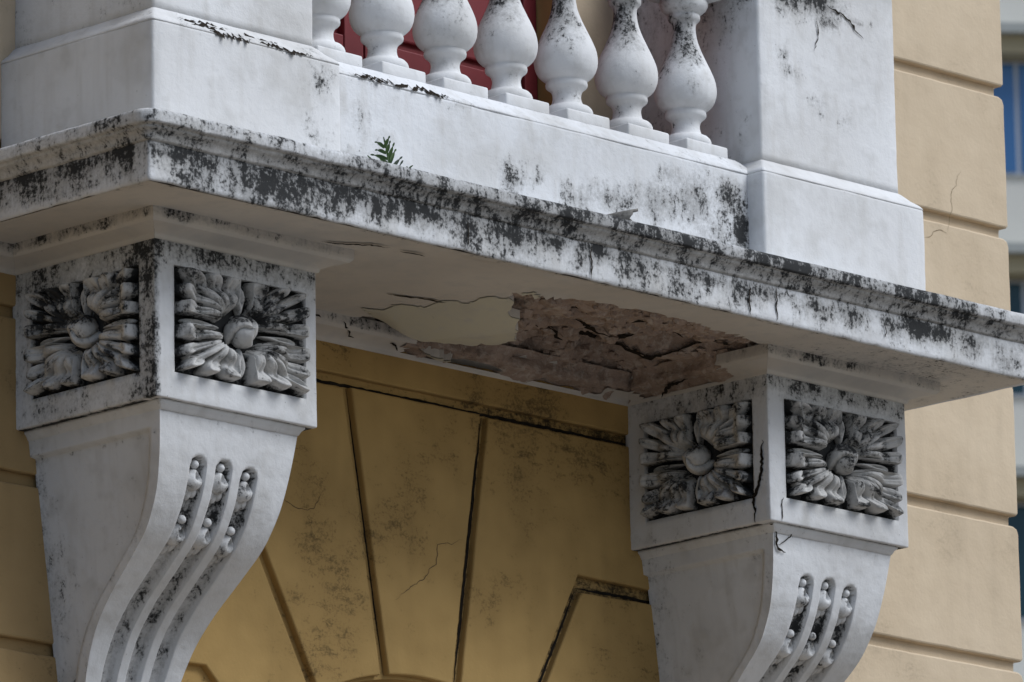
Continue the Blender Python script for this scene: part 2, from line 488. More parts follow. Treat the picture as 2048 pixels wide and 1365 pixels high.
# arch stones
zA, zB0 = gz(3) - GH, gz(4)
def ray(a, z): return (ACX + math.tan(a) * (z - ACZ), z)
gap = .014
def off(q, a, s):  # shift square to a radial joint
    return (q[0] + s * math.cos(a), q[1] - s * math.sin(a))
for sg in (1, -1):
    def mir(poly): return poly if sg > 0 else [(2 * ACX - x, z) for x, z in poly][::-1]
    far = 2.397 if sg > 0 else 2 * ACX - .463
    # stone next to the keystone, running out as a course
    arc = arcpts(AR, J0, J1, 6)
    arc[0] = off(arc[0], J0, gap); arc[-1] = off(arc[-1], J1, -gap)
    zc = gz(4)
    top_in = off(ray(J0, zA), J0, gap); elbow = off(ray(J1, zc), J1, -gap)
    poly = [*arc, elbow, (far, zc), (far, zA), top_in]
    stone('voussoir', mir(poly), 'mustard')
    arc = arcpts(AR, J1, J2, 6)
    arc[0] = off(arc[0], J1, gap); arc[-1] = off(arc[-1], J2, -gap)
    zc2 = gz(5); ztop = gz(4) - GH
    poly = [*arc, off(ray(J2, zc2), J2, -gap), (far, zc2), (far, ztop), off(ray(J1, ztop), J1, gap)]
    stone('voussoir', mir(poly), 'mustard')
    arc = arcpts(AR, J2, math.radians(65), 6); arc[0] = off(arc[0], J2, gap)
    poly = [*arc, (far, arc[-1][1]), (far, zc2 - GH), off(ray(J2, zc2 - GH), J2, gap)]
    stone('voussoir', mir(poly), 'mustard')
arc = arcpts(AR, -J0, J0, 8)
arc[0] = off(arc[0], -J0, gap); arc[-1] = off(arc[-1], J0, -gap)
stone('keystone', [*arc, off(ray(J0, zA), J0, -gap), off(ray(-J0, zA), -J0, gap)], 'mustard')
# dark strips on one side of the joints: packed dirt plus painted shadow
def joint_dirt_shade(pts, wd, sd):
    V, F = ribbon([(x, GD, z) for x, z in pts], wd, (0, -1, 0), lift=.0012, rag=.22, seed=sd, seg=.014, frac=False); obj('joint_dirt_shade', V, F, 'crack', wall, False)
joint_dirt_shade([off(ray(J0, z), J0, gap * .45) for z in np.linspace(zA, -.80, 9)], .0085, 1)
joint_dirt_shade([off(ray(-J0, z), -J0, gap * .85) for z in np.linspace(zA, -.80, 9)], .004, 2)
joint_dirt_shade([off(ray(J1, z), J1, gap * .45) for z in np.linspace(gz(4) - GH, -.86, 7)], .007, 3)
joint_dirt_shade([(x, gz(4) - GH * .78) for x in np.linspace(1.985, 2.30, 8)], .007, 4)
joint_dirt_shade([(x, gz(3) - GH * .72) for x in np.linspace(.66, 2.30, 30)], .0075, 5)
# hairline cracks in the render
for pts, wd in (([(3.332, 0, .567), (3.30, 0, .574), (3.262, 0, .549), (3.243, 0, .5454)], .0013), ([(3.332, 0, .567), (3.350, 0, .63), (3.352, 0, .68), (3.372, 0, .70), (3.39, 0, .745)], .0010),
                ([(1.597, 0, -.451), (1.56, 0, -.468), (1.515, 0, -.474), (1.510, 0, -.52), (1.47, 0, -.56), (1.42, 0, -.59), (1.375, 0, -.622)], .0018),
                ([(1.02, 0, -.43), (1.08, 0, -.45), (1.12, 0, -.445), (1.15, 0, -.40)], .0016)):
    V, F = ribbon(pts, wd, (0, -1, 0), seed=len(pts)); obj('hairline_crack', V, F, 'hairline', wall, False)

# ================================================================== BALCONY DOOR
door = thing('shutter_door', 'dark red panelled shutter door behind the balusters', 'door', (1.43, .1, .16))
DY = .10
def dpart(name, x0, x1, y0, y1, z0, z1, par=None, r=.003):
    V, F = rbox((x0, y0, z0), (x1, y1, z1), r, .3, amp=.0004); return obj(name, V, F, 'red', par or door, False)
dpart('door_frame', DX1 - .046, DX1 - .002, DY, DY + .06, .165, DTOP - .05)
dpart('door_frame', DX0 + .002, DX0 + .046, DY, DY + .06, .165, DTOP - .05)
dpart('door_frame', DX0 + .002, DX1 - .002, DY - .004, DY + .06, DTOP - .048, DTOP - .003)
for x0, x1 in ((DX0 + .05, 1.41), (1.415, DX1 - .05)):
    lf = dpart('door_leaf', x0, x1, DY + .035, DY + .05, .17, DTOP - .055)
    for s0, s1 in ((x0, x0 + .062), (x1 - .062, x1)):
        dpart('stile', s0, s1, DY + .012, DY + .034, .172, DTOP - .06, lf)
    for z0, z1 in ((.175, .33), (.64, .735), (1.30, 1.40), (1.95, 2.05), (2.38, DTOP - .062)):
        dpart('rail', x0 + .063, x1 - .063, DY + .014, DY + .034, z0, z1, lf)
    zs = (.33, .64, .735, 1.30, 1.40, 1.95, 2.05, 2.38)
    for z0, z1 in zip(zs[::2], zs[1::2]):
        dpart('raised_panel', x0 + .085, x1 - .085, DY + .024, DY + .036, z0 + .022, z1 - .022, lf, .006)

# ================================================================== BALCONY SLAB
slab = thing('balcony_slab', 'white balcony slab with mould-blackened moulded edge and broken soffit plaster', 'balcony', (W / 2, 0, 0))
def edge_rows(prof, rcf, n1=70, n2=330):
    rows = []
    for d, z in prof:
        rc = rcf(z)
        x0, x1, y0 = -d, W + d, -(D + d)
        P = []
        for i in range(n1): P.append((x0, .03 + (y0 + rc - .03) * i / n1))
        for i in range(7):
            a = math.pi / 2 * i / 6; P.append((x0 + rc - rc * math.cos(a), y0 + rc - rc * math.sin(a)))
        for i in range(1, n2): P.append((x0 + rc + (x1 - x0 - 2 * rc) * i / n2, y0))
        for i in range(7):
            a = math.pi / 2 * i / 6; P.append((x1 - rc + rc * math.sin(a), y0 + rc - rc * math.cos(a)))
        for i in range(1, n1 + 1): P.append((x1, y0 + rc + (.03 - y0 - rc) * i / n1))
        P = np.array(P); rows.append(np.column_stack([P, np.full(len(P), z)]))
    return rows
fascia_prof = [(-.030, .012), (-.016, .006), (-.008, 0.0), (-.003, -.0015), (0, .002), (.0006, .010), (0, .02), (0, .035), (0, .05), (0, .065), (0, .078), (-.001, .0855)]
mould_prof = [(-.002, .0855), (.004, .0875), (.006, .0905), (.0065, .094), (.008, .098), (.011, .103), (.0155, .1070), (.020, .1095), (.0215, .1115), (.0218, .1135), (.0215, .1145), (.0235, .1160), (.0265, .1172), (.029, .1178)]
lip_prof = [(.022, .1170), (.029, .1175), (.033, .1190), (.034, .1225), (.034, .1300), (.034, .1380), (.033, .1440), (.030, .1480), (.024, .1505), (0, .1535), (-.06, .157), (-.13, .160), (-.26, .163)]
front_blobs = [(.08, .07, .06, .035, .55), (.16, .05, .07, .06, .62), (.30, .045, .10, .06, .80), (.42, .05, .10, .06, .85), (.55, .06, .10, .05, .84), (.68, .06, .09, .04, .74), (.82, .065, .10, .035, .72),
               (.95, .055, .05, .05, .62), (1.10, .05, .10, .05, .60), (1.22, .065, .06, .03, .68), (1.37, .07, .05, .03, .75), (1.33, .04, .06, .04, .5), (1.48, .05, .06, .05, .50), (1.64, .03, .06, .03, .55), (1.70, .06, .10, .02, .50),
               (1.85, .05, .06, .035, .62), (1.93, .06, .05, .02, .66), (2.10, .05, .08, .02, .48), (2.22, .055, .05, .025, .62), (2.36, .05, .04, .025, .66), (2.45, .06, .05, .03, .82), (2.52, .06, .04, .02, .75), (2.64, .05, .05, .03, .60), (2.76, .03, .07, .03, .55)]
def fascia_grime(P):
    fr = P[:, 1] < -(D - .05)
    g = gauss(P, front_blobs) * 1.02 * fr + .14 * fr + .10 * fr * vn(P, 6, 12)
    lf = (P[:, 0] < .03) & ~fr
    g = np.where(lf, .50 + .16 * smooth(.0, .09, P[:, 2]) - .30 * (1 - smooth(.0, .02, P[:, 2])) + .2 * vn(P, 9, 3), g)
    return np.clip(g + .18 * (P[:, 2] > .055), 0, 1)
def lip_grime(P):
    g = .26 + .25 * smooth(.3, 1.2, P[:, 0]) * (1 - smooth(2.3, 2.8, P[:, 0])) + gauss(P, [(1.40, .13, .14, .1, .75), (1.62, .13, .12, .1, .72), (1.98, .13, .10, .1, .80), (.66, .13, .1, .1, .6), (2.45, .13, .1, .1, .6)]) * .35
    return g * (P[:, 2] < .152) + .12
for nm, pf, rcf, mt, gfun, amp in (('fascia', fascia_prof, lambda z: .006, 'mould_white', fascia_grime, .0016),
                                   ('edge_moulding', mould_prof, lambda z: .010 + max(0, z - .09) * .9, 'dirty_white', lambda P: .34 + .28 * smooth(.25, .6, P[:, 0]) * (1 - .5 * smooth(1.0, 1.4, P[:, 0])), .0016),
                                   ('drip_lip', lip_prof, lambda z: .040, 'mould_white', lip_grime, .0024)):
    rows = edge_rows(pf, rcf); nc = len(rows[0]); V = np.concatenate(rows)
    nd = np.zeros_like(V); nd[:, 1] = np.where(V[:, 1] < -(D - .03), -1, 0); nd[:, 0] = np.where(V[:, 0] < .02, -1, np.where(V[:, 0] > W - .02, 1, 0))
    gm = gfun(V)
    V = V + nd * (fbm(V, 5, 3, 3) * amp + vn(V, 45, 8) * amp * .5)[:, None]
    low = (1 - smooth(.0, .02, V[:, 2]))
    V[:, 2] += vn(V * np.array([1, 1, .2]), 16, 5) * .0013 + np.minimum(0, vn(V * np.array([1, 1, .1]), 30, 6) + .45) * (-.006 if nm == 'fascia' else .004) * (low if nm == 'fascia' else 1)
    obj(nm, V, grid_faces(len(pf), nc, flip=False), mt, slab, True, grime=gm)
V, F = box(.03, W - .03, -(D - .03), .03, .11, .145); obj('slab_core', V, F, 'concrete', slab, False)
# soffit plaster with a broken hole
rnd = random.Random(4)
hole_key = [(1.300, -.462), (1.335, -.490), (1.374, -.500), (1.46, -.520), (1.557, -.533), (1.69, -.540), (1.806, -.540), (1.90, -.53), (1.97, -.520), (2.04, -.507), (2.105, -.497), (2.125, -.46), (2.12, -.30), (2.12, -.04),
            (1.19, -.04), (1.20, -.085), (1.26, -.118), (1.33, -.14), (1.40, -.165), (1.445, -.190), (1.50, -.232), (1.490, -.28), (1.455, -.325), (1.42, -.36), (1.375, -.40), (1.335, -.43)]
hole = []
for i in range(len(hole_key)):
    a = np.array(hole_key[i]); b = np.array(hole_key[(i + 1) % len(hole_key)]); m = max(1, int(np.linalg.norm(b - a) / .011))
    d = (b - a) / np.linalg.norm(b - a); nn = np.array([-d[1], d[0]])
    for k in range(m):
        q = a + (b - a) * k / m + nn * (rnd.uniform(-.008, .008) if rnd.random() < .7 else rnd.uniform(-.016, .016)) + d * rnd.uniform(-.003, .003)
        hole.append((float(q[0]), float(q[1])))
so = [(.006, -(D - .008)), (W - .006, -(D - .008)), (W - .006, .01), (.006, .01)]
ip = [(x, y) for x in np.arange(.04, W, .028) for y in np.arange(-.64, 0, .028)]
fine_ip = [(x, y) for x in np.arange(1.0, 1.52, .012) for y in np.arange(-.52, -.04, .012)]
allp = so + hole + [q for q in ip + fine_ip if not inpoly(q[0], q[1], hole)]
ed = [(i, (i + 1) % 4) for i in range(4)] + [(4 + i, 4 + (i + 1) % len(hole)) for i in range(len(hole))]
cv, ce, cf, *_ = delaunay_2d_cdt([Vector(q) for q in allp], ed, [], 0, 1e-6)
P2 = np.array([(v.x, v.y) for v in cv])
# delaminated skin sagging beside the hole, with a lifted edge
def sag(P):
    u = P[:, 0]; v = P[:, 1]
    h0 = np.array([1.150, -.150]); h1 = np.array([1.322, -.485]); d = (h1 - h0) / np.linalg.norm(h1 - h0)
    nrm_ = np.array([-d[1], d[0]])                       # towards the hole
    q = np.column_stack([u, v]) - h0
    dist = q @ nrm_; along = q @ d
    ends = smooth(-.02, .05, along) * (1 - smooth(.40, .46, along))
    return -.26 * np.clip(dist, 0, .17) * ends * (u < 1.54)
Z = sag(P2) + fbm(np.column_stack([P2, np.zeros(len(P2))]), 3.5, 2, 1) * .0025
edge = np.exp(-((P2[:, 1] + D) / .012) ** 2)
SV = np.column_stack([P2, Z])
SF = []
for f in cf:
    cx = sum(cv[i].x for i in f) / len(f); cy = sum(cv[i].y for i in f) / len(f)
    if not inpoly(cx, cy, hole): SF.append(list(f)[::-1])
# plaster thickness round the hole
hp = np.array(hole); hz = sag(hp) + fbm(np.column_stack([hp, np.zeros(len(hp))]), 3.5, 2, 1) * .0025
rimV = np.concatenate([np.column_stack([hp, hz]), np.column_stack([hp + 0, hz + .020])]); nh = len(hp)
rimF = [(i, (i + 1) % nh, nh + (i + 1) % nh, nh + i) for i in range(nh)]
sg_ = np.clip(.42 * np.exp(-((SV[:, 0] - 2.5) / .35) ** 2) * np.exp(-((SV[:, 1] + .45) / .25) ** 2) + .5 * np.exp(-np.abs(SV[:, 1] + D) / .016), 0, 1)  # last term paints the drip edge's shade along the fascia
def on_flap(x, y):
    q = np.array([x - 1.150, y + .150]); d = np.array([.172, -.335]); d = d / np.linalg.norm(d)
    dist = q @ np.array([-d[1], d[0]]); al = q @ d
    return dist > .012 * math.sin(al * 60) + .004 and -.01 < al < .40 and x < 1.55
fl_f = [f for f in SF if on_flap(SV[f, 0].mean(), SV[f, 1].mean())]; fl_s = set(map(tuple, fl_f))
obj('soffit_plaster', SV, [f for f in SF if tuple(f) not in fl_s], 'cream', slab, True, grime=sg_)
use = sorted({i for f in fl_f for i in f}); mp = {i: k for k, i in enumerate(use)}
FVv = SV[use] + np.array([0, 0, -.0025])
obj('plaster_flap', np.concatenate([FVv, FVv + np.array([0, 0, .0020])]), [[mp[i] for i in f] for f in fl_f] + [[mp[i] + len(use) for i in f][::-1] for f in fl_f], 'flap', slab, True, label='loose olive-tinted plaster skin hanging beside the hole')
obj('broken_plaster_edge', rimV, rimF, 'cream', slab, False)
# rough concrete laid bare above the hole
xs = np.arange(1.10, 2.20, .005); ys = np.arange(-.60, .012, .005)
A, B = np.meshgrid(xs, ys, indexing='ij'); P = np.column_stack([A.ravel(), B.ravel(), np.zeros(A.size)])
n1 = fbm(P * np.array([1, 1.7, 1]), 9, 4, 21); n2 = fbm(P, 38, 3, 25)
warp = fbm(P, 5, 3, 31) * .09
def fissure_and_shade(c, sl, wd_, x0, x1, s, wk=2.2):
    wd = wd_ * wk
    dd = np.abs(P[:, 1] + warp - c - sl * (P[:, 0] - 1.7)); return np.exp(-(dd / wd) ** 2) * smooth(x0, x0 + .07, P[:, 0]) * (1 - smooth(x1 - .07, x1, P[:, 0])) * s
cr = np.maximum.reduce([fissure_and_shade(-.22, -.25, .014, 1.35, 1.80, 1.0), fissure_and_shade(-.33, -.35, .013, 1.45, 1.78, .9), fissure_and_shade(-.40, .1, .010, 1.72, 1.98, .7), fissure_and_shade(-.12, -.2, .022, 1.30, 2.12, 1.1),
                        fissure_and_shade(-.20, -.5, .022, 1.72, 2.13, 1.2), fissure_and_shade(-.46, .0, .008, 1.48, 1.62, .7), fissure_and_shade(-.30, -.2, .010, 1.85, 2.0, .8)])
Zc = .014 + n1 * .018 + n2 * .012 + vn(P, 110, 27) * .004 + cr * .050
Zc = Zc + .016 * (np.floor(n1 * 3.2) / 3.2)
Zc = np.maximum(Zc, .0032)
obj('exposed_concrete', np.column_stack([P[:, :2], Zc]), grid_faces(len(xs), len(ys), flip=True), 'concrete', slab, True)
rr_ = random.Random(77); rub = []
for k in range(620):
    x = rr_.uniform(1.30, 2.12); y = rr_.uniform(-.535, -.03)
    if not inpoly(x, y, hole): continue
    sz = rr_.choice((.004, .005, .006, .007, .009, .012, .016)); ii = np.argmin((P[:, 0] - x) ** 2 + (P[:, 1] - y) ** 2)
    V, F = blob((0, 0, 0), (sz * rr_.uniform(.8, 1.7), sz * rr_.uniform(.8, 1.6), sz * rr_.uniform(.5, 1.0)), n=4, m=6)
    V = V * (1 + .35 * vn(V + k, 160, k))[:, None] + np.array([x, y, Zc[ii] + sz * .15]); rub.append((V, F))
V, F = cat(rub); ro_ = obj('loose_rubble', V, F, 'concrete', slab, False); ro_['kind'] = 'stuff'
for pts, wd in (([(1.50, -.26), (1.56, -.285), (1.62, -.27), (1.70, -.30), (1.76, -.33)], .030), ([(1.40, -.19), (1.47, -.215), (1.53, -.225), (1.60, -.25), (1.66, -.245)], .022), ([(1.66, -.43), (1.74, -.45), (1.80, -.475)], .020), ([(1.50, -.40), (1.56, -.42), (1.62, -.43)], .012),
                ([(1.76, -.175), (1.82, -.20), (1.88, -.225), (1.93, -.27)], .034), ([(1.62, -.13), (1.70, -.15), (1.80, -.15), (1.90, -.17), (1.99, -.24), (2.05, -.32), (2.10, -.42)], .028), ([(1.98, -.45), (2.03, -.455)], .014), ([(1.86, -.42), (1.90, -.43)], .010), ([(1.42, -.12), (1.50, -.13), (1.58, -.15)], .022), ([(1.60, -.24), (1.63, -.20), (1.68, -.19), (1.73, -.205)], .026)):
    zf_ = lambda x, y: float(Zc[np.argmin((P[:, 0] - x) ** 2 + (P[:, 1] - y) ** 2)])
    V, F = ribbon([(x, y, zf_(x, y) - .004) for x, y in pts], wd, (0, 0, -1), lift=.003, rag=.55, seed=int(wd * 1e4), seg=.012); obj('fissure_and_shade', V, F, 'crack', slab, False)  # dark strips paint in the darkness inside the deep fissures
for pts, wd in (([(.64, -.53, 0), (.6962, -.5467, 0), (.7363, -.576, 0), (.7922, -.5895, 0)], .009), ([(.8315, -.5824, 0), (.87, -.586, 0), (.9037, -.586, 0)], .007),
                ([(1.08, -.285, 0), (1.16, -.30, -.001), (1.24, -.315, -.003)], .008)):
    pts = [(x, y, float(sag(np.array([[x, y]]))[0])) for x, y, z in pts]
    V, F = ribbon(pts, wd, (0, 0, -1), lift=.0035, seed=3); obj('crack', V, F, 'crack', slab, False)
# cracks down the fascia
for x, z0, z1, wd in ((.955, .005, .075, .0035), (1.345, .002, .085, .004), (1.865, .0, .078, .004), (1.955, .002, .085, .004), (2.33, .02, .06, .003)):
    pts = [(x + random.uniform(-.003, .003) * (i > 0), -D - .0015, z1 + (z0 - z1) * i / 5) for i in range(6)]
    V, F = ribbon(pts, wd, (0, -1, 0), lift=.0015, seed=int(x * 100)); obj('crack', V, F, 'crack', slab, False)

# bed mouldings
bed = [(0, zt - .002), (.004, zt - .001), (.0055, zt + .002), (.006, zt + .006), (.008, zt + .008), (.014, zt + .0105), (.022, zt + .0135), (.032, zt + .0165), (.042, zt + .0188), (.051, zt + .0205), (.0535, zt + .0212), (.0545, zt + .0235), (.0575, zt + .0250), (.060, zt + .029), (.0605, -.010), (.061, .004)]
def strip(A, B, outv, prof, mA, mB, step=.02, jagA=0, jagB=0, amp=.0010, seed=0, rough=0, pull=0):
    A = np.array(A, float); B = np.array(B, float); L = np.linalg.norm(B - A); dr = (B - A) / L; o = np.array(outv, float)
    n = max(2, int(L / step)); rows = []; rr = random.Random(seed)
    for d, z in prof:
        s0 = mA * d + (rr.uniform(-jagA, jagA)); s1 = L + mB * d + (rr.uniform(-jagB, jagB))
        s = np.linspace(s0, s1, n + 1)
        p = A + dr * s[:, None] + o * (d - pull)
        rows.append(np.column_stack([p, np.full(n + 1, z)]))
    V = np.concatenate(rows)
    k = fbm(V, 6, 3, seed) * amp + vn(V, 50, seed + 2) * amp * .5
    if rough: k = k + fbm(V, 26, 4, seed + 5) * rough + np.minimum(0, fbm(V * np.array([.5, .5, 1.6]), 16, 3, seed + 8) + .25) * rough * 2.2
    V[:, 0] += o[0] * k; V[:, 1] += o[1] * k; V[:, 2] += -k * .6 * (V[:, 2] < -.004)
    return V, grid_faces(len(prof), n + 1)
bed_grime = lambda V: .06 + .30 * smooth(-.024, -.017, V[:, 2]) + .25 * vn(V, 12, 2) * (V[:, 2] > -.024)
def bedstrip(par, name, *a, mat='cream', **k):
    V, F = strip(*a, **k); return obj(name, V, F, mat, par, True, grime=bed_grime(V))
XB0, XB1 = 1.405, 2.045
bedstrip(slab, 'wall_moulding', (a1 + w, 0), (XB0, 0), (0, -1), bed, 1, 0, jagB=.012, seed=1)
bedstrip(slab, 'wall_moulding', (XB0 - .01, 0), (XB1 + .01, 0), (0, -1), bed[:5], 0, 0, seed=2)
bedstrip(slab, 'wall_moulding', (XB1, 0), (a2, 0), (0, -1), bed[:9], 0, -1, jagA=.01, seed=3)
bedstrip(slab, 'wall_moulding', (-.0, 0), (a1, 0), (0, -1), bed, 0, -1, seed=4)
bedstrip(slab, 'wall_moulding', (a2 + w, 0), (W, 0), (0, -1), bed, 1, 0, seed=5)
dense = [(d, z) for d, z in zip(np.interp(np.linspace(0, 1, 30), np.linspace(0, 1, len(bed) - 3), [b[0] for b in bed[3:]]), np.interp(np.linspace(0, 1, 30), np.linspace(0, 1, len(bed) - 3), [b[1] for b in bed[3:]]))]
dense[-1] = (.075, .012)
V, F = strip((XB0 - .03, 0), (a2 - .0, 0), (0, -1), dense, 0, 0, step=.004, rough=.016, pull=.009, seed=7); obj('broken_moulding', V, F, 'concrete', slab, True)
for pts in ([(1.160, -.062, -.012), (1.175, -.055, -.022), (1.2041, -.035, -.034), (1.2232, -.030, -.036)], [(1.05, -.0625, -.01), (1.09, -.062, -.014)], [(1.33, -.04, -.032), (1.36, -.03, -.036), (1.372, -.02, -.041)]):
    V, F = ribbon(pts, .005, (0, -1, -1), lift=.003, seed=5); obj('crack', V, F, 'crack', slab, False)

# ================================================================== CONSOLE BRACKETS
ZK = np.array([-.385, -.42, -.47, -.51, -.57, -.605, -.665, -.735, -.79, -.848, -.91, -.957, -1.02, -1.10, -1.20, -1.30])
YK = np.array([-.426, -.421, -.414, -.407, -.392, -.378, -.343, -.266, -.203, -.153, -.120, -.103, -.090, -.084, -.083, -.083])
def spline(z):
    # smooth the broken line with a small window
    acc = 0
    for dz in (-.02, -.01, 0, .01, .02): acc = acc + np.interp(-(z + dz), -ZK, YK)
    return acc / 5
TP = .13
def xside(z): return .034 + TP * (zb - z)
FL = (-.078, 0.0, .078); FW = .0255
def fl_top(i): return (-.502, -.499, -.507)[i]
def make_scroll(a, root, sgrime):
    zs = np.concatenate([np.arange(-.388, -.45, -.006), [-.4515, -.4545], np.arange(-.460, -1.30, -.0055)])
    c = a + w / 2
    us = sorted(set(np.round(np.concatenate([np.linspace(-.5, .5, 41) * .41] + [[f - FW - .0025, f - FW, f - FW + .003, f - FW * .6, f, f + FW * .6, f + FW - .003, f + FW, f + FW + .0025] for f in FL]), 5)))
    us = np.array([u for u in us if abs(u) < .2]); us = us / .2 * 1.0
    rows = []; G = []
    yf = spline(zs)
    dy = np.gradient(yf, zs)
    for z, y, dd in zip(zs, yf, dy):
        half = w / 2 - xside(z)
        ul = np.concatenate([[-1], us[np.abs(us) < .999], [1]])
        X = np.where(np.abs(ul) < .57, ul * .2 * (half / .207 * .35 + .65), np.sign(ul) * half * np.interp(np.abs(ul), [.57, 1], [0, 1]) + np.sign(ul) * .57 * .2 * (half / .207 * .35 + .65) * np.interp(np.abs(ul), [.57, 1], [1, 0]))
        dep = np.zeros(len(X)); k = (half / .207 * .35 + .65)
        for i, f in enumerate(FL):
            du = np.abs(X / k - f)
            zz = z - (fl_top(i) - FW)
            dist = np.where(zz < 0, du, np.sqrt(du ** 2 + zz ** 2 / (1 + dd ** 2 * .0)))
            dep = np.maximum(dep, (1 - smooth(FW - .0045, FW + .0005, dist)) * .024)
        nv = np.array([-1.0, -dd * -1.0]); nv = np.array([-1.0, dd]); nv /= np.linalg.norm(nv)
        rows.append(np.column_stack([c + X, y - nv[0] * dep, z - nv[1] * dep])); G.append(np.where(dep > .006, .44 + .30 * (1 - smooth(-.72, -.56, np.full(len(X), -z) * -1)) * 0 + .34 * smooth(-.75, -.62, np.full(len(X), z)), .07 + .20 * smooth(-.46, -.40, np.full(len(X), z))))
    nc = len(rows[0]); Fv = np.concatenate(rows); Fg = np.concatenate(G)
    em = np.tile(np.concatenate([[0], np.ones(nc - 2), [0]]), len(zs))
    Fv[:, 1] += (fbm(Fv, 9, 3, 41) * .0020 + vn(Fv, 60, 44) * .0006) * em
    parts = [(Fv, grid_faces(len(zs), nc, flip=True))]
    gl = [Fg]
    for sg in (-1, 1):
        rows = []
        for z, y in zip(zs, yf):
            half = w / 2 - xside(z); s = np.array([0, .012, .024, .0335, .0365]); m = 14
            s = np.concatenate([s, np.linspace(.045, -y + .005, m)]); 
            ins = (s > .035) & (z < -.453)
            X = c + sg * (half - np.where(ins, .015, 0))
            rows.append(np.column_stack([X, y + s, np.full(len(s), z)]))
        nc2 = len(rows[0]); Sv = np.concatenate(rows); em = np.tile(np.concatenate([[0], np.ones(nc2 - 1)]), len(zs)); Sv[:, 0] += fbm(Sv, 8, 3, 45) * .0014 * em
        parts.append((Sv, grid_faces(len(zs), nc2, flip=(sg > 0)))); gl.append(np.clip(.10 + .16 * vn(Sv * np.array([1, 1, .3]), 14, 9), 0, 1) + .14 * smooth(.09, .0, -Sv[:, 1]) + .16 * np.exp(-((Sv[:, 2] + .462) / .008) ** 2))
    V, F = cat(parts)
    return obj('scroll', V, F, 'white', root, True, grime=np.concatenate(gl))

def surf(c, u, z, k=1.0):                 # point at the bottom of a flute plus frame
    y = float(spline(np.array([z]))[0]); dd = float((spline(np.array([z + .005])) - spline(np.array([z - .005])))[0] / .01)
    nv = np.array([0, -1.0, dd]); nv /= np.linalg.norm(nv); tv = np.array([0, -dd, -1.0]); tv /= np.linalg.norm(tv)
    half = w / 2 - xside(z); kk = half / .207 * .35 + .65
    return np.array([c + u * kk, y, z]) - nv * .024, np.array([1.0, 0, 0]), nv, tv
def place(V, o, xv, nv, tv): return o + V[:, :1] * xv + V[:, 1:2] * nv + V[:, 2:3] * tv
def husk_mesh():
    """bell-shaped husk: hollow cup with an open eye above two or three drooping lobes (x across, y out, z down)"""
    V, F = blob((0, .006, .024), (.0150, .0130, .030), n=18, m=24)
    hole_ = np.exp(-((V[:, 0] - .005) / .0055) ** 2 - ((V[:, 2] - .013) / .011) ** 2) * (V[:, 1] > .006)
    V[:, 1] -= hole_ * .021
    ring_ = np.exp(-((np.sqrt(((V[:, 0] - .006) / .0078) ** 2 + ((V[:, 2] - .014) / .014) ** 2) - 1) / .28) ** 2) * (V[:, 1] > .004); V[:, 1] += ring_ * .003
    V[:, 0] *= .72 + .5 * smooth(-.005, .035, V[:, 2])
    parts = [(V, F), blob((-.0085, .002, .056), (.0080, .0065, .021)), blob((.0085, .002, .055), (.0070, .0060, .019)), blob((0, .001, .064), (.006, .006, .019))]
    V, F = cat(parts)
    V[:, 1] = np.maximum(V[:, 1], -.003)
    return V, F
HUSK = husk_mesh()
def rosette_leaf(q):
    """one broad acanthus leaf in quadrant q: scalloped lobes parted by narrow cuts; u, v in [-1, 1], height about 0..1"""
    nt, nr = 110, 30; rs = random.Random(150 + q); jt = lambda a: rs.uniform(-a, a)
    B = np.array([.20, .20]); lo_, hi_ = .105, .985
    cen = np.array([3, 27 + jt(3), 46 + jt(2), 64 + jt(3), 87.0]); notch = np.array([(a + b) / 2 + jt(1.5) for a, b in zip(cen[:-1], cen[1:])])
    dp = np.array([rs.uniform(.17, .32) for _ in notch]); hh = np.array([rs.uniform(.90, 1.12) for _ in cen])
    V = []
    for ph in np.linspace(-34, 124, nt):
        c_, s_ = math.cos(math.radians(ph)), math.sin(math.radians(ph))
        cand = []
        for comp, b in ((c_, B[0]), (s_, B[1])):
            if comp > 1e-6: cand.append((hi_ - b) / comp)
            elif comp < -1e-6: cand.append((lo_ - b) / comp)
        Rr = min(min(cand), 1.10)
        g_ = np.exp(-((ph - notch) / 3.6) ** 2); Rr *= 1 - float((dp * g_).max())
        k = int(np.argmin(np.abs(ph - cen))); half = 11.5 if 0 < k < 4 else 15.0
        x = min(1.0, abs(ph - cen[k]) / half)
        cutw = float(np.exp(-((ph - notch) / 2.5) ** 2).max())
        endc = float(smooth(-34, -14, np.array(ph)) * (1 - smooth(104, 124, np.array(ph))))
        for m in range(nr):
            p_ = (m / (nr - 1)) ** .85; r_ = Rr * p_
            h = .16 + .84 * math.sin(min(1, p_ / .40) * math.pi / 2) - .34 * math.exp(-((p_ - .66) / .12) ** 2) + .10 * math.exp(-((p_ - .90) / .07) ** 2)
            h *= hh[k] * (.82 + .22 * (1 - x * x))
            h -= .13 * math.exp(-((ph - cen[k]) / 1.8) ** 2) * float(smooth(.35, .6, np.array(p_)) * (1 - smooth(.82, .92, np.array(p_))))
            h -= cutw * (.74 * float(smooth(.50, .80, np.array(p_))) + .12 * float(smooth(.2, .5, np.array(p_))))
            h *= .30 + .70 * endc
            if m == nr - 2: h *= .70
            if m == nr - 1: h = -.12
            V.append((B[0] + r_ * c_, B[1] + r_ * s_, h))
    V = np.array(V)
    well = smooth(.22, .40, np.hypot(V[:, 0] * .95, V[:, 1] * .78)); V[:, 2] = V[:, 2] * well - .12 * (1 - well)
    F = grid_faces(nt, nr)
    if q == 1: V[:, 0] *= -1
    elif q == 2: V[:, :2] *= -1
    elif q == 3: V[:, 1] *= -1
    if q in (1, 3): F = [f[::-1] for f in F]
    return V, F
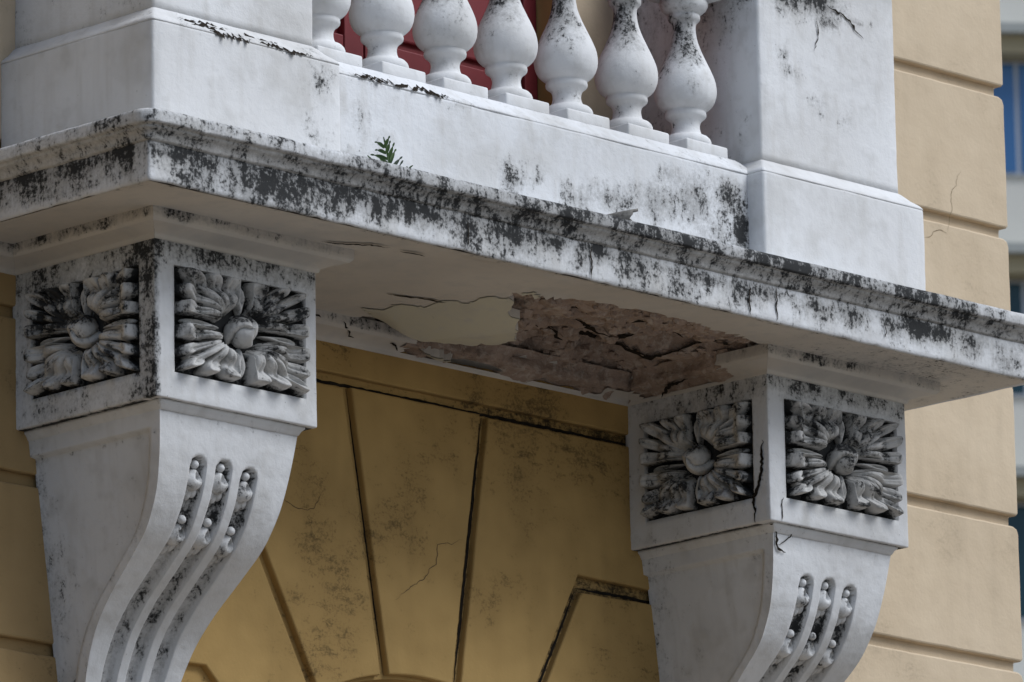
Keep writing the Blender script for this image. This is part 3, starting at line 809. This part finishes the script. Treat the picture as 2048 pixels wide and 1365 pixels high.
def sepal(ax_):
    V, F = blob((.60, 0, .20), (.30, .066, .46), n=14, m=16)
    V[:, 1] *= .45 + .75 * smooth(.35, .75, V[:, 0])
    sl = np.exp(-(V[:, 1] / .022) ** 2 - ((V[:, 0] - .66) / .17) ** 2) * (V[:, 2] > .16); V[:, 2] -= sl * .30
    c_, s_ = [(1, 0), (0, 1), (-1, 0), (0, -1)][ax_]
    X = V[:, 0] * c_ - V[:, 1] * s_; Y = V[:, 0] * s_ + V[:, 1] * c_
    return np.column_stack([X, Y, V[:, 2]]), F
def bud():
    V, F = blob((0, 0, .35), (.195, .31, 1.0), n=36, m=52)
    ph = np.arctan2(V[:, 1] / .31, V[:, 0] / .195); lat = (V[:, 2] - .35) / 1.0
    sw = (ph * 3 / (2 * math.pi) + lat * .55 + .15) % 1.0
    k = 1 + .26 * (sw - .5) - .34 * np.exp(-(np.minimum(sw, 1 - sw) / .06) ** 2)
    V[:, 0] *= k; V[:, 1] *= k; V[:, 2] = .35 + (V[:, 2] - .35) * (.80 + .30 * sw)
    return V, F
def rosette(root, fmap, gfun, su):
    """fmap maps (u, v, h) to the world"""
    H = .044
    parts_ = []
    fl = [(-1, -1, 0), (1, -1, 0), (1, 1, 0), (-1, 1, 0)]
    V, F = bud(); Wd = fmap(V[:, 0], V[:, 1], V[:, 2] * H)
    ro = obj('rosette', Wd, F, 'dirty_white', root, True, grime=np.clip(gfun(V) * .6 + .55 * smooth(.02, .20, V[:, 1]), 0, 1))
    for q in range(4):
        V, F = rosette_leaf(q); V = V.copy()
        V[:, 2] += fbm(V * np.array([1, 1, 0]) + su, 5, 3, 60) * .07
        Wd = fmap(V[:, 0], V[:, 1], V[:, 2] * H)
        obj('leaf', Wd, F, 'dirty_white', ro, True, grime=gfun(V))
    for k in range(4):
        V, F = sepal(k); Wd = fmap(V[:, 0], V[:, 1], V[:, 2] * H)
        obj('sepal', Wd, F, 'dirty_white', ro, True, grime=gfun(V) * .7)
    return ro

def bracket(a, label, broken):
    root = thing('console_bracket', label, 'bracket', (a + w / 2, 0, -1.3), 'console brackets under the balcony')
    c = a + w / 2
    fx = (a + .057, a + w - .033); fz = (-.337, -.100); sy = (-.397, -.049)
    ex = (sorted([fx[0] - .001, fx[0] + .001, fx[1] - .001, fx[1] + .001]), sorted([sy[0] - .001, sy[0] + .001, sy[1] - .001, sy[1] + .001]), sorted([fz[0] - .001, fz[0] + .001, fz[1] - .001, fz[1] + .001]))
    V, F = rbox((a, -E, zb), (a + w, .012, .03), .004, .014, ex, [(1, 0, fx, fz, .021), (0, 0, sy, fz, .021)], amp=.0013, seed=5)
    # rougher, dirtier render on the flank
    fl = (V[:, 0] < a + .01)
    V[:, 0] += np.where(fl, fbm(V, 60, 2, 70) * .0012, 0)
    g = np.where(fl, (.34 if not broken else .16) + .22 * smooth(-.16, -.06, V[:, 2]) + (.30 * smooth(-.33, -.44, V[:, 1]) if not broken else 0), .09 + .52 * smooth(-.125, -.06, V[:, 2]))
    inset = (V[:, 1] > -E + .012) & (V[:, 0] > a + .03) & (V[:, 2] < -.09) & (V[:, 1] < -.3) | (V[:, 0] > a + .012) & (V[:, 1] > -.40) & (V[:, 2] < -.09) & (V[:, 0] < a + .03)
    g = np.where(inset, 1.25, g)  # sunk panel floors set to full black
    obj('block', V, F, 'dirty_white' if False else 'white', root, True, grime=g)
    # neck fillet between block and scroll
    V, F = rect_sweep(a + .034, a + w - .034, -.426, .004, [(.004, zb + .002), (.010, zb + .001), (.010, zb - .004), (.004, zb - .010), (.0, zb - .018), (-.004, zb - .020)], .004, cap=False); obj('neck_moulding', V, F, 'white', root, True, grime=np.full(len(V), .12))
    # bed moulding round the top
    if broken:
        y0, y1 = -.055, -.345
        bedstrip(root, 'bed_moulding', (a, 0), (a, y0), (-1, 0), bed[:9], 1, 0, jagB=.012, seed=11)
        bedstrip(root, 'bed_moulding', (a, y0 + .02), (a, y1 - .02), (-1, 0), bed[:4], 0, 0, seed=12)
        bedstrip(root, 'bed_moulding', (a, y1), (a, -E), (-1, 0), bed, 0, 1, jagA=.014, seed=13)
        V, F = strip((a, -.0), (a, y1 - .035), (-1, 0), dense, 1, 0, step=.004, rough=.013, pull=.008, seed=14, jagB=.006); obj('broken_moulding', V, F, 'concrete', root, True)
        V, F = ribbon([(a - .012, -.125, -.050), (a - .03, -.155, -.040), (a - .045, -.20, -.034), (a - .052, -.245, -.030)], .009, (-1, 0, -1.2), lift=.004, seed=6); obj('crack', V, F, 'crack', root, False)
    else:
        bedstrip(root, 'bed_moulding', (a, 0), (a, -E), (-1, 0), bed, 1, 1, seed=15)
    bedstrip(root, 'bed_moulding', (a, -E), (a + w, -E), (0, -1), bed, -1, 1, seed=16)
    bedstrip(root, 'bed_moulding', (a + w, -E), (a + w, 0), (1, 0), bed, -1, -1, seed=17)
    make_scroll(a, root, 0)
    # dark line where the sunk side panel meets its raised rim
    for za, zc_ in ((-.47, -.66), (-.64, -.86), (-.86, -1.10)):
        zz_ = np.linspace(za, zc_, 12); yy_ = spline(zz_) + .0375
        V, F = ribbon([(a + xside(z) + .0135, y, z) for z, y in zip(zz_, yy_)], .0034 if za < -.6 else .0018, (-1, 0, 0), lift=.0020, rag=.5, seed=int(-za * 100), frac=False); obj('panel_rim_line', V, F, 'crack', root, False)
    # rosettes
    cx, hx = (fx[0] + fx[1]) / 2, (fx[1] - fx[0]) / 2 * .985
    cz, hz_ = (fz[0] + fz[1]) / 2, (fz[1] - fz[0]) / 2 * .985
    cy, hy = (sy[0] + sy[1]) / 2, (sy[1] - sy[0]) / 2 * .985
    g1 = lambda V: np.clip(.30 + .14 * smooth(-.1, .9, V[:, 1]) + .50 * vn(V, 3.2, 5 if broken else 15), 0, 1) + 1.0 * (V[:, 2] < .05)  # lowest parts of the carving also go to full black
    g2 = lambda V: 1.0 * (V[:, 2] < .05) + np.clip(.32 + .16 * smooth(-.3, .9, V[:, 1]) + .30 * smooth(.1, -.6, V[:, 0]) * smooth(-.1, .3, V[:, 1]) * (0 if broken else 1) + .48 * vn(V, 3.2, 8 if broken else 18), 0, 1)
    rosette(root, lambda u, v, h: np.column_stack([cx + u * hx, -E + .020 - h, cz + v * hz_]), g1, 3 if broken else 7)
    rosette(root, lambda u, v, h: np.column_stack([a + .020 - h, cy - u * hy, cz + v * hz_]), g2, 11 if broken else 15)
    # beads and husks in the flutes
    for i, f in enumerate(FL):
        zc = fl_top(i) - .017
        for zz in (zc, zc - .118):
            o_, xv, nv, tv = surf(c, f, zz)
            V, F = blob((0, .010, 0), (.0098, .0105, .0098), n=10, m=14); obj('bead', place(V, o_, xv, nv, tv), F, 'white', root, True, grime=np.full(len(V), .2))
            o_, xv, nv, tv = surf(c, f, zz - .018)
            V, F = HUSK
            P_ = []
            for v in V:        # follow the curve of the scroll
                oo, x2, n2_, t2 = surf(c, f, zz - .014 - v[2] * (.80 if zz == zc else .72)); P_.append(oo + x2 * v[0] * 1.50 + n2_ * v[1] * 1.45)
            obj('husk', np.array(P_), F, 'white', root, True, grime=np.clip(.36 + .30 * vn(np.array(P_), 40, 2), 0, .7))
    return root
b1 = bracket(a1, 'white scroll console bracket near the balcony corner with intact moulding above its blackened rosettes', False)
b2 = bracket(a2, 'white scroll console bracket with a long crack, beside the broken soffit plaster', True)
for pts, nrm, wd in (([(a2, -.4306, -.205), (a2, -.426, -.25), (a2, -.421, -.2986), (a2, -.408, -.322), (a2, -.3989, -.3425), (a2, -.401, -.365), (a2, -.3988, -.39), (a2, -.402, -.397)], (-1, 0, 0), .0085),
                     ([(2.2064, -E, -.338), (2.1971, -E, -.3573), (2.1995, -E, -.375), (2.1973, -E, -.396)], (0, -1, 0), .0032),
                     ([(2.175, -.43, -.4005), (2.19, -.432, -.4005)], (0, -.3, -1), .007),
                     ([(2.1965, -.4258, -.405), (2.204, -.4225, -.42), (2.2075, -.4205, -.4344), (2.2053, -.4190, -.4466), (2.2150, -.4175, -.453), (2.2272, -.4170, -.4578), (2.2408, -.4165, -.4607)], (0, -1, 0), .0075),
                     ([(2.2053, -.4190, -.446), (2.2296, -.4200, -.4384), (2.2526, -.4225, -.4222), (2.2601, -.425, -.4075), (2.30, -.425, -.409), (2.33, -.425, -.4085)], (0, -1, 0), .0028)):
    V, F = ribbon(pts, wd, nrm, lift=.0022, seed=21, seg=.006); obj('crack', V, F, 'crack', b2, False)

# ================================================================== PIERS, BASE, HANDRAIL
PZ0, PZ1, PZ2 = .150, .4235, .4665
cyma = [(.0415, PZ1), (.0405, PZ1 + .004), (.037, PZ1 + .009), (.030, PZ1 + .015), (.022, PZ1 + .021), (.014, PZ1 + .029), (.007, PZ1 + .0365), (.002, PZ1 + .0405), (-.001, PZ2)]
def pier(a, label, blobs_shaft, blobs_plinth):
    root = thing('balustrade_pier', label, 'pier', (a + w / 2, -.22, PZ0), 'end piers of the balustrade')
    zz = [PZ0] + list(np.linspace(PZ0 + .01, PZ1 - .006, 12)) + [PZ1 - .002, PZ1]
    V, F = rect_sweep(a, a + w, -.45, .004, [(.042, z) for z in zz[:-2]] + [(.0415, zz[-2]), (.0400, zz[-1])], .007, .03, .0018, 50)
    obj('plinth', V, F, 'white', root, True, grime=np.clip(gauss(V, blobs_plinth) * (V[:, 1] < -.4) + .05, 0, 1))
    V, F = rect_sweep(a, a + w, -.45, .004, cyma, .006, .03, .0016, 52); obj('cyma_moulding', V, F, 'white', root, True, grime=np.clip(gauss(V, blobs_plinth) * (V[:, 1] < -.4) + .05, 0, 1))
    zz = np.linspace(PZ2 - .003, .99, 26)
    V, F = rect_sweep(a, a + w, -.45, .004, [(0, z) for z in zz], .007, .03, .0018, 54)
    gs = gauss(V, blobs_shaft) * (V[:, 1] < -.4) + np.where((V[:, 0] < a + .02) & (V[:, 1] > -.44), .14 + .25 * smooth(.7, .95, V[:, 2]), 0)
    obj('shaft', V, F, 'white', root, True, grime=np.clip(gs, 0, 1))
    V, F = rect_sweep(a, a + w, -.45, .004, [(0, .985), (.01, .99), (.03, 1.01), (.045, 1.02), (.045, 1.07), (.03, 1.085), (-.02, 1.10)], .007, .03, .0012, 56); obj('cap', V, F, 'white', root, True)
    return root
p1 = pier(a1, 'white end pier at the near balcony corner with a flaked black line along its plinth', [], [(.33, .44, .12, .02, .30), (.52, .435, .12, .015, .25), (.68, .38, .05, .06, .30), (.66, .25, .05, .07, .28)])
p2 = pier(a2, 'white end pier with black mould at its top, next to the pale ochre wall', [(2.36, .90, .10, .055, 1.05), (2.26, .885, .06, .05, .95), (2.40, .85, .05, .03, .85), (2.25, .74, .03, .04, .55), (2.27, .70, .04, .03, .5), (2.36, .64, .05, .05, .36), (2.46, .62, .06, .04, .30), (2.50, .865, .05, .015, .6)], [])
# flaked paint lines on the near pier
for pts, wd in (([(.265, -.4715, .4395), (.31, -.4735, .4375), (.38, -.4735, .4375), (.45, -.4745, .4365), (.52, -.4745, .4365), (.60, -.4765, .4345)], .006), ([(.275, -.466, .4445), (.34, -.466, .4445), (.42, -.467, .4435), (.48, -.468, .442)], .004),
                ([(.30, -.4835, .4295), (.37, -.4865, .427), (.43, -.487, .4255), (.47, -.4865, .427)], .007), ([(.50, -.4855, .4285), (.58, -.4865, .427), (.66, -.4875, .4255)], .005)):
    V, F = ribbon(pts, wd * 1.9, (0, -1, .8), lift=.0042, rag=.9, seed=int(wd * 1e4), seg=.005); obj('flaked_paint', V, F, 'crack', p1, False)
for pts, wd in (([(2.40, -.4515, .885), (2.44, -.4515, .872), (2.475, -.4515, .868), (2.50, -.4515, .845), (2.53, -.4515, .828)], .006), ([(2.362, -.4515, .85), (2.366, -.4515, .82), (2.362, -.4515, .79), (2.352, -.4515, .765)], .0035)):
    V, F = ribbon(pts, wd, (0, -1, 0), lift=.0012, rag=.7, seed=33); obj('crack', V, F, 'crack', p2, False)

bx0, bx1 = a1 + w + .03, a2 - .03
base = thing('balustrade_plinth', 'white plinth wall carrying the row of balusters, mould-stained near the right pier', 'plinth', ((bx0 + bx1) / 2, -.33, PZ0))
bb = [(1.33, .275, .05, .04, .66), (1.42, .295, .02, .02, .6), (1.55, .27, .08, .04, .62), (1.66, .285, .10, .035, .70), (1.80, .30, .10, .06, .72), (1.93, .33, .09, .07, .74), (2.05, .36, .06, .05, .75), (2.00, .26, .10, .05, .62), (2.10, .27, .03, .09, .80),
      (1.85, .38, .05, .03, .6), (.78, .22, .05, .05, .6), (.86, .33, .05, .05, .34), (.75, .36, .04, .05, .34), (1.16, .42, .04, .015, .42), (.92, .42, .10, .012, .35), (.90, .27, .06, .06, .30)]
zz = [PZ0] + list(np.linspace(PZ0 + .01, PZ1 - .006, 13)) + [PZ1 - .002, PZ1]
V, F = rect_sweep(bx0, bx1, -.40, -.24, [(.042, z) for z in zz[:-2]] + [(.0415, zz[-2]), (.0400, zz[-1])], .006, .025, .0018, 61)
obj('plinth_course', V, F, 'mould_white', base, True, grime=np.clip(gauss(V, bb) * (V[:, 1] < -.38), 0, 1))
V, F = rect_sweep(bx0, bx1, -.40, -.24, cyma, .006, .025, .0020, 62)
obj('cyma_moulding', V, F, 'mould_white', base, True, grime=np.clip(gauss(V, bb) * .8 + .10, 0, 1))
for pts, wd in (([(.83, -.4405, .4262), (.87, -.4385, .4285), (.91, -.4385, .4285), (.95, -.4405, .4262)], .006), ([(.93, -.4335, .433), (.99, -.4335, .433), (1.04, -.4365, .4305), (1.10, -.4385, .4285), (1.135, -.4405, .4262)], .008), ([(.87, -.430, .4365), (.93, -.430, .4365)], .004)):
    V, F = ribbon(pts, wd * 1.5, (0, -1, .8), lift=.0042, rag=.9, seed=int(wd * 2e4), seg=.005); obj('flaked_paint', V, F, 'crack', base, False)
rail = thing('handrail', 'white moulded handrail on top of the balusters', 'handrail', ((bx0 + bx1) / 2, -.33, .9))
V, F = rect_sweep(a1 + w - .01, a2 + .01, -.405, -.255, [(0, .905), (.0, .925), (.02, .94), (.035, .95), (.035, 1.0), (.02, 1.015), (-.02, 1.02)], .006, .05, .0012, 63)
obj('rail', V, F, 'white', rail, True)

# ================================================================== BALUSTERS
BY = -.331
words = ['first', 'second', 'third', 'fourth', 'fifth', 'sixth', 'seventh']
prof = [(.050, .4925), (.0580, .4945), (.0600, .499), (.0598, .505), (.0575, .511), (.0525, .5165), (.0460, .5195), (.0400, .5215), (.0372, .525), (.0345, .532), (.0330, .540), (.0330, .547), (.0355, .555), (.0405, .5605), (.0455, .5640), (.0480, .5670), (.0488, .5720), (.0480, .5770), (.0468, .5795),
        (.0510, .5830), (.0575, .5880), (.0640, .5945), (.0690, .6030), (.0728, .6140), (.0744, .6250), (.0744, .6360), (.0728, .6470), (.0700, .6570), (.0650, .6700), (.0592, .6830), (.0530, .6960), (.0465, .7100), (.0410, .7220), (.0362, .7350), (.0322, .7480), (.0295, .7600), (.0278, .7720), (.0272, .7820), (.0278, .7900), (.0300, .7960), (.0345, .8000), (.0378, .8040), (.0388, .8090), (.0382, .8140), (.0370, .8165),
        (.0450, .8205), (.0525, .8275), (.0572, .8360), (.0578, .8430), (.0550, .8510), (.048, .857)]
first = None
for i in range(7):
    xc = 2.0995 - .1993 * (6 - i) - .0705
    extra_l = ', half hidden by the near pier' if i == 0 else (', its square cap in view beside the far pier' if i == 6 else (', in front of the red door' if i in (1, 2, 3) else ', in front of the ochre wall'))
    lab = 'white pear-shaped baluster, %s from the left%s' % (words[i], extra_l)
    if first is None:
        first = thing('baluster', lab, 'baluster', (xc, BY, PZ2), 'row of white balusters')
        V, F = rbox((xc - .0705, BY - .069, PZ2 - .004), (xc + .0705, BY + .069, .4935), .005, .03, amp=.0012, seed=80); obj('square_base', V, F, 'white', first, True, grime=np.full(len(V), .09))
        V, F = lathe(prof, 48, (xc, BY)); cen = np.array([xc, BY, 0]); dv = (V - cen) * np.array([1, 1, 0])
        ln = np.linalg.norm(dv, axis=1, keepdims=True) + 1e-9
        V = V + dv / ln * (fbm(V, 14, 3, 81) * .0010)[:, None]
        side = (dv / ln) @ np.array([-.93, -.30, 0])
        g = np.clip(.08 + .50 * smooth(-.2, .7, side) * smooth(.60, .74, V[:, 2]) * (1 - .5 * smooth(.80, .82, V[:, 2])) + .12 * smooth(.52, .53, V[:, 2]) * (1 - smooth(.55, .56, V[:, 2])), 0, 1)
        obj('turned_body', V, F, 'white', first, True, grime=g)
        V, F = rbox((xc - .0705, BY - .069, .8545), (xc + .0705, BY + .069, .907), .005, .03, amp=.0012, seed=82); obj('square_cap', V, F, 'white', first, True, grime=np.full(len(V), .10))
    else:
        bc = copy_tree(first, (xc, BY, PZ2), lab)
        rb = random.Random(i); bc.rotation_euler = (math.radians(rb.uniform(-.45, .45)), math.radians(rb.uniform(-.45, .45)), math.radians(rb.uniform(-1.6, 1.6)))

# ================================================================== FERN AND SPOUT
fern = thing('fern', 'small green fern growing from the balcony edge', 'plant', (.835, -.545, .157))
def frond(b, tip, wid, bend, seed):
    b = np.array(b); tp = np.array(tip); n = 9; V, F = [], []
    d = tp - b; L = np.linalg.norm(d); view = np.array([-.69, -.68, -.1]); s = np.cross(d / L, view); s /= np.linalg.norm(s)
    for i in range(n):
        t_ = i / (n - 1); c_ = b + d * t_ + np.array([0, 0, bend]) * math.sin(t_ * math.pi) * L
        ww = wid * (math.sin(min(1, t_ * 1.25 + .08) * math.pi) ** .7 if t_ < .8 else max(.02, (1 - t_) * 3.2)) * .5 + .0011
        up = np.cross(s, d / L) * ww * .45
        V += [c_ + s * ww + up, c_, c_ - s * ww + up]
    for i in range(n - 1): F += [(3 * i, 3 * i + 1, 3 * i + 4, 3 * i + 3), (3 * i + 1, 3 * i + 2, 3 * i + 5, 3 * i + 4)]
    return V, F
o3 = np.array([.835, -.545, .157]); rv = np.array([.702, -.712, 0])
stem = o3 + rv * -.002 + np.array([0, 0, .055])
def scr(du, dz, dn=0.0): return o3 + rv * du + np.array([-.69, -.68, 0]) * dn + np.array([0, 0, dz])
rf = random.Random(12)
for (path, nl, ll) in (([(.010, .006), (.004, .035), (-.002, .062), (-.010, .088)], 6, .046), ([(.008, .006), (-.012, .028), (-.030, .040), (-.046, .046)], 5, .026), ([(.014, .006), (.026, .024), (.040, .028), (.054, .022)], 5, .020)):
    pp = [np.array(q) for q in path]
    for k in range(nl):
        t_ = (k + .6) / nl * (len(pp) - 1); i0 = min(int(t_), len(pp) - 2); c_ = pp[i0] + (pp[i0 + 1] - pp[i0]) * (t_ - i0); d_ = pp[i0 + 1] - pp[i0]; d_ = d_ / np.linalg.norm(d_)
        for sg in (-1, 1):
            an = sg * math.radians(rf.uniform(32, 58)); dd = np.array([d_[0] * math.cos(an) - d_[1] * math.sin(an), d_[0] * math.sin(an) + d_[1] * math.cos(an)])
            L_ = ll * rf.uniform(.75, 1.1) * (1 - .35 * k / nl); dn = rf.uniform(-.012, .012)
            V, F = frond(scr(*c_), scr(c_[0] + dd[0] * L_, max(.004, c_[1] + dd[1] * L_), dn), .0062, rf.uniform(-.02, .12), 0)
            obj('leaf', V, F, 'leaf' if c_[1] > .035 else 'leaf_dark', fern, True)
    V, F = frond(scr(*pp[0]), scr(pp[-1][0], pp[-1][1] + .02), .0040, .03, 0); obj('leaf', V, F, 'leaf', fern, True)
V, F = lathe([(.002, 0), (.0016, .03), (.001, .07)], 6); obj('stem', V + o3, F, 'leaf', fern, True)

sp = thing('drain_spout', 'short broken drain spout stub poking over the mouldy balcony edge', 'spout', (1.50, -.60, .16))
V, F = [], []
nA, nL = 18, 10
ax_s = np.array([.72, -.69, .05]); ax_s /= np.linalg.norm(ax_s); up_s = np.array([0, 0, 1.0]); sd_s = np.cross(ax_s, up_s); sd_s /= np.linalg.norm(sd_s)
o_s = np.array([1.452, -.612, .170])
for j in range(nL):
    t_ = j / (nL - 1)
    for layer in (1.0, .66):
        for i in range(nA):
            a_ = 2 * math.pi * i / nA
            r_ = (.009 + .0065 * t_) * layer
            open_ = .016 * max(0, math.sin(a_ - .2)) ** 2 * t_ ** 3 - .020 * max(0, -math.cos(a_)) * t_ ** 3 + .004 * math.sin(5 * a_) * t_ ** 4
            V.append(o_s + ax_s * (.060 * t_ + open_) + sd_s * r_ * math.cos(a_) + up_s * r_ * math.sin(a_) * (1 + .25 * t_))
for j in range(nL - 1):
    for i in range(nA):
        k_ = (i + 1) % nA; a_ = j * 2 * nA; b_ = (j + 1) * 2 * nA
        F += [(a_ + i, a_ + k_, b_ + k_, b_ + i), (a_ + nA + i, b_ + nA + i, b_ + nA + k_, a_ + nA + k_)]
j = (nL - 1) * 2 * nA
F += [(j + i, j + (i + 1) % nA, j + nA + (i + 1) % nA, j + nA + i) for i in range(nA)]
obj('pipe', V, F, 'pipe', sp, True)

# ================================================================== DISTANT BUILDING
far = thing('distant_building', 'blurred cream building with beige bands and blue windows beyond the wall corner', 'building', (68, 54, GROUND))
FX = 63.5
def spin(V, th=math.radians(52)):
    V = np.array(V, float); d = V[:, :2] - np.array([63.5, 51.1]); c_, s_ = math.cos(th), math.sin(th)
    V[:, 0] = 63.5 + d[:, 0] * c_ - d[:, 1] * s_; V[:, 1] = 51.1 + d[:, 0] * s_ + d[:, 1] * c_
    return V
V, F = box(FX, FX + 14, 36, 74, GROUND, 32); obj('wall', spin(V), F, 'cream_wall', far, False)
zf = 21.284                                     # sill of the blue window storey
for s in range(-3, 4):
    zsill = zf + 2.98 * s
    V, F = box(FX - .45, FX + .02, 35.9, 74.1, zsill + 1.57, zsill + 1.80); obj('cornice', spin(V), F, 'beige_trim', far, False)
    V, F = box(FX - .60, FX + .02, 35.8, 74.2, zsill + 1.803, zsill + 1.93); obj('cornice_cap', spin(V), F, 'grey_trim', far, False)
    for k in range(-5, 6):
        y0 = 51.03 + k * 2.1
        V, F = box(FX - .05, FX + .03, y0 - .62, y0 + .98, zsill, zsill + 1.55); wd_ = obj('window', spin(V), F, 'frame_grey', far, False)
        for q0, q1 in ((y0 - .58, y0 - .03), (y0 + .03, y0 + .94)):
            V, F = box(FX - .065, FX - .03, q0, q1, zsill + .04, zsill + 1.51); obj('pane', spin(V), F, 'glass' if s >= 0 else 'dark_glass', wd_, False)
